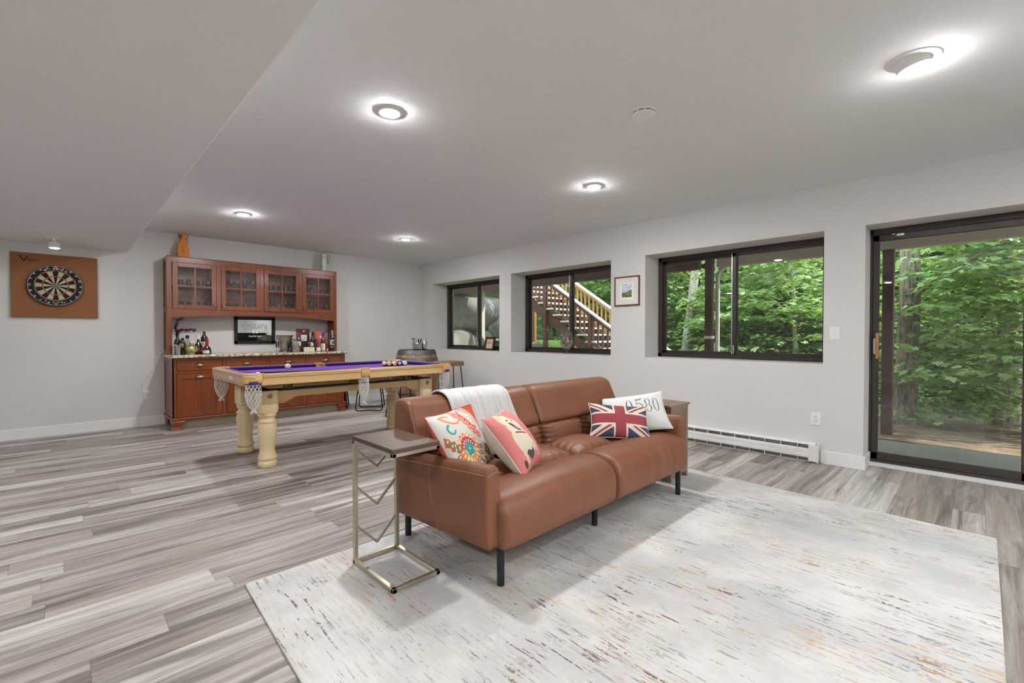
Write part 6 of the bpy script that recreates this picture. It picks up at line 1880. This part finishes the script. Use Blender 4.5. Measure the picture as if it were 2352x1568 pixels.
# far wooded hillside closing the view
def hill_material():
    s = N('wooded_hill'); p = s.pos()
    s.set(Base_Color=s.ramp(s.noise(p, 1.1, 6, .75), (.35, lin('#0f1f0c')), (.52, lin('#24421a')), (.66, lin('#3f6a2a')), (.8, lin('#6a9444'))), Roughness=.9)
    s.bump(s.noise(p, 2.2, 5, .7), 1.0, .5); return s.m
b = MB(); b.grid(lambda u, v: (33 + 3 * math.sin(u * 9) - 6 * (1 - v) + 9 * v * v, -30 + 85 * u, -3 + 21 * v), 60, 16)
struct(b.build('hill', hill_material(), angle=180), 'far wooded hillside')
# grass tufts by the stair
M['grass'] = plain('grass_blades', '#8fb052', .8, var=.35, scale=2)
b = MB(); r_ = random.Random(2)
for k in range(5200):
    x = r_.uniform(7.6, 11.0); y = r_.uniform(6.9, 10.4)
    z = ground_h(x, y) + .05 * math.sin(x * 2.3) * math.sin(y * 1.7); a_ = r_.uniform(0, 6.3); h = r_.uniform(.05, .15); w_ = .008
    dx, dy = math.cos(a_), math.sin(a_); lx, ly = r_.uniform(-.05, .05), r_.uniform(-.05, .05)
    b.add([(x - dx * w_, y - dy * w_, z - .01), (x + dx * w_, y + dy * w_, z - .01), (x + lx, y + ly, z + h)], [(0, 1, 2)])
o = b.build('grass', M['grass'], smooth=False, fix=False); tag(o, 'long green grass on the slope under the outdoor stair', 'grass', kind='stuff')

# ---- outdoor stair
M['tread'] = plain('weathered_tread', '#cfcbc2', .8, var=.08); M['stain'] = wood('brown_stair_stain', '#4d2d1f', '#63402c', 'Z', .6, 30, 10)
M['cedar'] = wood('lit_cedar', '#9a6a3e', '#b8854f', 'Z', .6, 30, 10); M['railcap'] = plain('pale_rail_cap', '#d8d6d0', .7, var=.05)  # the far railing's sunlight is put into its lighter wood colour
st = thing('outdoor_stair', 'brown wooden outdoor stair with pale treads and two railings behind second window', 'stair', (9.7, 6.5, 0))
NX, FXs = 9.2, 10.25
SL = .655
def nose(y): return 1.42 + (y - 7.4) * SL
ytop, ybot = 9.9, 5.05
def sbar(p, q, w_, h, m_, nm): b = MB(); b.bar(p, q, w_, h); return b.build(nm, m_, st, smooth=False)
k = 0; y = 9.6
while y > 5.2:
    MB().box((NX - .06, y - .27, nose(y) - .03), (FXs + .02, y + .02, nose(y) + .012), .004).build('tread', M['tread'], st, smooth=False)
    y -= .262; k += 1
for X in (NX + .02, FXs):
    sbar((X, ytop, nose(ytop) - .20), (X, ybot, nose(ybot) - .20), .045, .26, M['stain'], 'stringer')
for X, mt, mc, dz in ((NX - .03, M['stain'], M['railcap'], 0.0), (FXs + .05, M['cedar'], M['railcap'], .04)):
    top = .80 + dz
    sbar((X, ytop, nose(ytop) + top), (X, ybot - .1, nose(ybot - .1) + top), .12, .035, mc, 'rail_cap')
    sbar((X, ytop, nose(ytop) + top - .06), (X, ybot - .1, nose(ybot - .1) + top - .06), .04, .085, mt, 'top_rail')
    sbar((X, ytop, nose(ytop) + .10), (X, ybot - .1, nose(ybot - .1) + .10), .04, .085, mt, 'bottom_rail')
    for yy in (9.5, 8.05, 6.6, 5.0):
        zb = ground_h(X, yy) - .2
        MB().box((X - .05, yy - .05, zb), (X + .05, yy + .05, nose(yy) + top - .01), .004).build('rail_post', mt, st, smooth=False)
    yy = 9.75
    while yy > 5.1:
        MB().box((X - .018, yy - .018, nose(yy) + .06), (X + .018, yy + .018, nose(yy) + top - .04)).build('baluster', mt, st, smooth=False)
        yy -= .135
for (xx, yy) in ((8.35, 8.55), (6.75, 10.2), (7.75, 9.0)):
    post(xx, yy, -.3, 2.46, .12, M['porchwood'] if xx > 8 else M['porchbeige'], {8.55: 'slim post carrying the deck before the outdoor stair', 10.2: 'pale deck post by the rocks outside the corner window', 9.0: 'pale deck post between the rocks and the outdoor stair'}[yy])
o = MB().box((7.2, 8.05, .30), (7.55, 8.40, .62), .02).build('planter_box', plain('grey_block', '#5a5a58', .7)); tag(o, 'grey block at the lower left outside the second window', 'block')
# boulders under the deck
def rock_material():
    s = N('grey_boulder'); p = s.pos()
    s.set(Base_Color=s.ramp(s.noise(p, 1.6, 6, .65), (.3, lin('#55534d')), (.55, lin('#7c7a72')), (.75, lin('#a19d92'))), Roughness=.9)
    s.bump(s.noise(p, 5, 6, .65), .6, .05); return s.m
M['rock'] = rock_material()
r_ = random.Random(8)
BL = [(7.05, 11.0, .45, 1.0), (7.95, 10.35, .60, 1.15), (8.75, 9.75, .45, .8), (7.45, 10.8, 1.62, .85), (8.45, 10.15, 1.75, .9), (6.4, 11.3, 1.55, .85), (9.15, 9.5, 1.35, .6), (6.2, 11.5, .5, 1.0), (6.9, 11.4, 1.70, .62), (9.3, 8.6, .62, .45), (8.55, 7.6, .50, .26), (8.9, 7.9, .55, .20)]
BLN = ['squat boulder at the foot of the rock wall', 'biggest slab boulder in the rock wall, seen in the corner window', 'boulder low at the right end of the rock wall', 'boulder on the second course of the rock wall', 'tall boulder on top of the rock wall, right side', 'boulder stacked at the left of the rock wall', 'boulder closing the right top of the rock wall', 'boulder at the left foot of the rock wall', 'boulder at the upper left of the rock wall', 'boulder in the grass past the rock wall', 'small rock in the grass under the stair', 'smallest rock in the grass under the stair']
for k, (x, y, z, R_) in enumerate(BL):
    bm = bmesh.new(); bmesh.ops.create_icosphere(bm, subdivisions=4, radius=1)
    ph = [r_.uniform(0, 6) for _ in range(6)]; sc_ = (R_ * r_.uniform(.8, 1.1), R_ * r_.uniform(.6, .8), R_ * r_.uniform(.6, .85))
    for v in bm.verts:
        c = v.co
        d = 1 + .14 * math.sin(2.4 * c.x + ph[0]) * math.sin(2.1 * c.y + ph[1]) + .10 * math.sin(3.7 * c.z + ph[2] + 2 * c.x) + .05 * math.sin(7 * c.y + ph[3]) * math.sin(6 * c.x + ph[4])
        m_ = max(abs(c.x), abs(c.y), abs(c.z)); d *= lerp(1, .8 / m_, .35)
        v.co = Vector((x + c.x * d * sc_[0], y + c.y * d * sc_[1], z + c.z * d * sc_[2]))
    b = MB(); b.bm(bm); o = b.build('boulder', M['rock'], angle=60, org=(x, y, z)); tag(o, BLN[k], 'boulder', 'boulders under the deck')
for k, (p, q, lb) in enumerate((((6.75, 9.75, 1.45), (7.0, 8.5, .25), 'upper grey plank leaning outside the corner window'), ((6.6, 9.5, 1.05), (6.9, 8.4, .05), 'lower grey plank leaning outside the corner window'), ((7.75, 9.1, 1.25), (7.9, 8.3, .2), 'short plank leaning at the right of the corner window'))):
    b = MB(); b.bar(p, q, .14, .04); o = b.build('plank', plain('grey_plank', '#77746c', .8, var=.1), smooth=False); tag(o, lb, 'plank', 'planks leaning under the deck')

# ---- trees
def bark(name, c1, c2):
    s = N(name); p = s.mapp(s.pos(), (1, 1, .16))
    f = s.noise(p, 26, 5, .65, .6)
    s.set(Base_Color=s.ramp(f, (.36, lin(c1)), (.62, lin(c2))), Roughness=.95); s.bump(f, .9, .03); return s.m
M['bark'] = bark('grey_bark', '#4c443b', '#a09583'); M['bark_pale'] = bark('pale_bark', '#8a847a', '#d4cfc6')
def leaf_material(name, a, b_, c):
    s = N(name)
    g = s.n('ShaderNodeNewGeometry')
    col = s.ramp(g.outputs['Random Per Island'], (0.0, lin(a)), (.5, lin(b_)), (1.0, lin(c)))
    s.t.nodes.remove(s.b)
    d = s.n('ShaderNodeBsdfDiffuse'); t_ = s.n('ShaderNodeBsdfTranslucent'); gl = s.n('ShaderNodeBsdfAnisotropic'); gl.inputs['Roughness'].default_value = .45
    s.L.new(col, d.inputs[0]); s.L.new(s.mix(.5, col, lin('#a8c84a')), t_.inputs[0])
    m1 = s.n('ShaderNodeMixShader'); m1.inputs[0].default_value = .38; s.L.new(d.outputs[0], m1.inputs[1]); s.L.new(t_.outputs[0], m1.inputs[2])
    m2 = s.n('ShaderNodeMixShader'); m2.inputs[0].default_value = .05; s.L.new(m1.outputs[0], m2.inputs[1]); s.L.new(gl.outputs[0], m2.inputs[2])
    s.L.new(m2.outputs[0], s.out.inputs[0]); return s.m
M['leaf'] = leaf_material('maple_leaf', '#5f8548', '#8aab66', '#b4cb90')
M['leaf_dark'] = leaf_material('shaded_leaf', '#2c4a28', '#456a3c', '#6f9160')  # shade of the far crowns is put into these darker greens
LEAF = [(0, 0), (.26, .10), (.50, .02), (.42, .30), (.60, .52), (.26, .56), (.0, 1.0), (-.26, .56), (-.60, .52), (-.42, .30), (-.50, .02), (-.26, .10)]
def spray(b, r_, c, R_, n_, ls, droop=.35):
    """a flat, slightly domed bough of leaves"""
    tx, ty = r_.uniform(-.25, .25), r_.uniform(-.25, .25)
    for _ in range(n_):
        a_ = r_.uniform(0, 2 * PI); q_ = math.sqrt(r_.random()) * R_
        x, y = q_ * math.cos(a_), q_ * math.sin(a_)
        z = -droop * (q_ / R_) ** 2 * R_ * .5 + x * tx + y * ty + r_.uniform(-.06, .06) * R_
        rot = a_ + r_.uniform(-.7, .7); pit = r_.uniform(-.75, .05); rol = r_.uniform(-.45, .45); s_ = ls * r_.uniform(.65, 1.15)
        ca, sa, cp, sp = math.cos(rot), math.sin(rot), math.cos(pit), math.sin(pit)
        f = Vector((ca * cp, sa * cp, sp)); w_ = Vector((-sa, ca, math.sin(rol))).normalized()
        o = c + Vector((x, y, z))
        b.add([o + w_ * (u * s_) + f * (v * s_) for u, v in LEAF], [tuple(range(12))])
def foliage(seed, n_sp, per, size, ls, mat, name, spread=(2.2, 2.2, 2.6), R_=(.45, .85)):
    r_ = random.Random(seed); b = MB()
    for _ in range(n_sp):
        while True:
            v = Vector((r_.uniform(-1, 1), r_.uniform(-1, 1), r_.uniform(-1, 1)))
            if v.length < 1: break
        spray(b, r_, Vector((v.x * spread[0], v.y * spread[1], v.z * spread[2])), r_.uniform(*R_), per, ls)
    return b
FO = {}
def crown(kind, loc, scale, rz, parent):
    if kind not in FO:
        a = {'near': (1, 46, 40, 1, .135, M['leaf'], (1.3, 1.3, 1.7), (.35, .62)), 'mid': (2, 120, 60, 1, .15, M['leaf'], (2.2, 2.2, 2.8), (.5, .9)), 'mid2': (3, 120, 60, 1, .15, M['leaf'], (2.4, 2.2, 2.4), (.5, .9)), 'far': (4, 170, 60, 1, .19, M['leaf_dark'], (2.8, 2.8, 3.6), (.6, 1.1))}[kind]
        b = foliage(a[0], a[1], a[2], a[3], a[4], a[5], 'foliage', a[6], a[7])
        o = b.build('foliage', a[5], parent, smooth=False, org=(0, 0, 0), fix=False); FO[kind] = o
    else:
        o = FO[kind].copy(); COL.objects.link(o); o.parent = parent
    o.location = loc; o.scale = (scale,) * 3; o.rotation_euler = (0, 0, rz)
    return o
def tree(x, y, zb, r0, h, lean, kinds, label, mat, group='trees beyond the porch'):
    t = thing('tree', label, 'tree', (x, y, zb), group)
    P = [(x + lean[0] * s_ + .05 * math.sin(s_ * 9), y + lean[1] * s_ + .05 * math.cos(s_ * 7), zb + h * s_) for s_ in [i / 10 for i in range(11)]]
    MB().tube(P, [r0 * (1.25 if i == 0 else 1.05 if i == 1 else 1 - .045 * i) for i in range(11)], 16).build('trunk', mat, t, angle=180)
    for k, (kd, dx, dy, dz, sc_) in enumerate(kinds):
        crown(kd, (dx, dy, dz), sc_, x * 3 + k * 1.7 + y, t)
        if kd != 'far':
            MB().tube(catmull([(x, y, zb + dz * .75), (x + dx * .5, y + dy * .5, zb + dz * .9), (x + dx, y + dy, zb + dz)], 4), [.035] * 5 + [.03] * 3 + [.02], 6).build('branch', mat, t)
    return t
tree(9.9, .78, -1.2, .165, 8.0, (.25, .10), [('near', 1.2, -.6, 2.6, .9), ('near', -.2, -1.5, 3.9, .9), ('near', .5, 1.6, 3.4, .9)], 'thick grey trunk seen in the left half of the glass door', M['bark'])
tree(11.8, -.42, -1.3, .20, 8.5, (-.2, .12), [('near', -1.9, .35, 2.35, .95), ('near', -1.5, .35, 3.5, .95), ('near', -1.3, -.1, 1.45, .75)], 'thick trunk at the right edge of the glass door', M['bark'])
tree(13.4, 6.35, -1.0, .15, 9.0, (.55, -.75), [('mid', 2.2, -.4, 2.2, 1.0)], 'pale leaning trunk seen in the left pane of the widest window', M['bark_pale'])
tree(12.2, 4.75, -1.1, .055, 7.0, (.1, .1), [('near', .7, -.6, 3.2, 1.2), ('near', .8, .5, 2.0, 1.0)], 'thin young tree just right of the dark porch post', M['bark_pale'])
tree(12.6, 3.0, -1.2, .05, 7.5, (-.3, .25), [('mid2', .9, .4, 2.6, .62), ('near', -.6, .7, 3.4, 1.1)], 'thin bent sapling in the right pane of the widest window', M['bark_pale'])
tree(14.5, 3.6, -1.3, .11, 8.5, (.2, .2), [('mid', .2, .2, 3.3, .85), ('mid2', -.8, -1.5, 1.3, .6)], 'leafy tree filling the middle of the widest window', M['bark'])
tree(16.0, 1.2, -1.4, .14, 9.0, (.1, .1), [('mid2', -.6, .4, 2.6, .9), ('mid', .2, 1.6, 5.0, .9)], 'leafy tree behind the thick trunk of the glass door', M['bark'])
tree(15.6, -1.4, -1.5, .13, 9.0, (.1, -.2), [('mid', -.5, .2, 2.4, .85), ('mid2', -.4, -.2, 5.2, .9)], 'leafy tree at the far right behind the glass door', M['bark'])
tree(14.8, 9.6, .8, .12, 8.0, (.2, .1), [('mid2', -.6, -.5, 2.4, .85), ('mid', -.2, .6, 4.2, .9)], 'leafy tree behind the upper stair railing', M['bark'])
tree(14.0, 7.7, -.2, .10, 8.0, (.1, .1), [('mid', .2, -.2, 2.0, .7), ('mid2', .3, .2, 4.6, .8)], 'leafy tree right of the stair, between second and widest windows', M['bark'])
FARS = [(21, -7.5), (20, -3.6), (22, .2), (20.5, 3.4), (22, 6.8), (20, 10), (22, 13.5), (20, 17), (25, -2), (26, 5), (26, 11)]
FN = ['farthest right dark tree behind the glass door', 'dark tree behind the right trunk of the glass door', 'dark tree behind the left trunk of the glass door', 'dark tree behind the right pane of the widest window', 'dark tree behind the leaning pale trunk', 'dark tree behind the foot of the outdoor stair', 'dark tree behind the upper outdoor stair', 'dark tree behind the rock wall', 'tall dark tree of the back row past the door trees', 'tall dark tree of the back row past the widest window', 'tall dark tree of the back row past the outdoor stair']
for k, (x, y) in enumerate(FARS):
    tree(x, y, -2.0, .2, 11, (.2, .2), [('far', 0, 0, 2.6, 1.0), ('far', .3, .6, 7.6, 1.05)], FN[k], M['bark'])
# low bushes at the edge of the wood
BU = [(8.9, -1.3, -.75, .55), (10.6, 2.0, -.9, .75), (11.2, 3.9, -.9, .8), (10.9, 5.4, -.7, .75), (12.3, 1.3, -1.0, .8), (13.2, -1.6, -1.2, .9), (12.6, 5.6, -.9, .8)]
BNM = ['low leafy bush beside the right trunk, past the patio edge', 'leafy bush right of the left door trunk', 'leafy bush at the bottom of the widest window', 'leafy bush at the bottom left of the widest window', 'leafy bush behind the left trunk of the glass door', 'leafy bush low behind the right trunk of the glass door', 'leafy bush behind the thin young tree']
for k, (x, y, z, s_) in enumerate(BU):
    t = thing('bush', BNM[k], 'bush', (x, y, z), 'bushes at the wood edge')
    crown('mid' if k % 2 else 'mid2', (0, 0, .35), s_ * .55, k * 1.3, t)
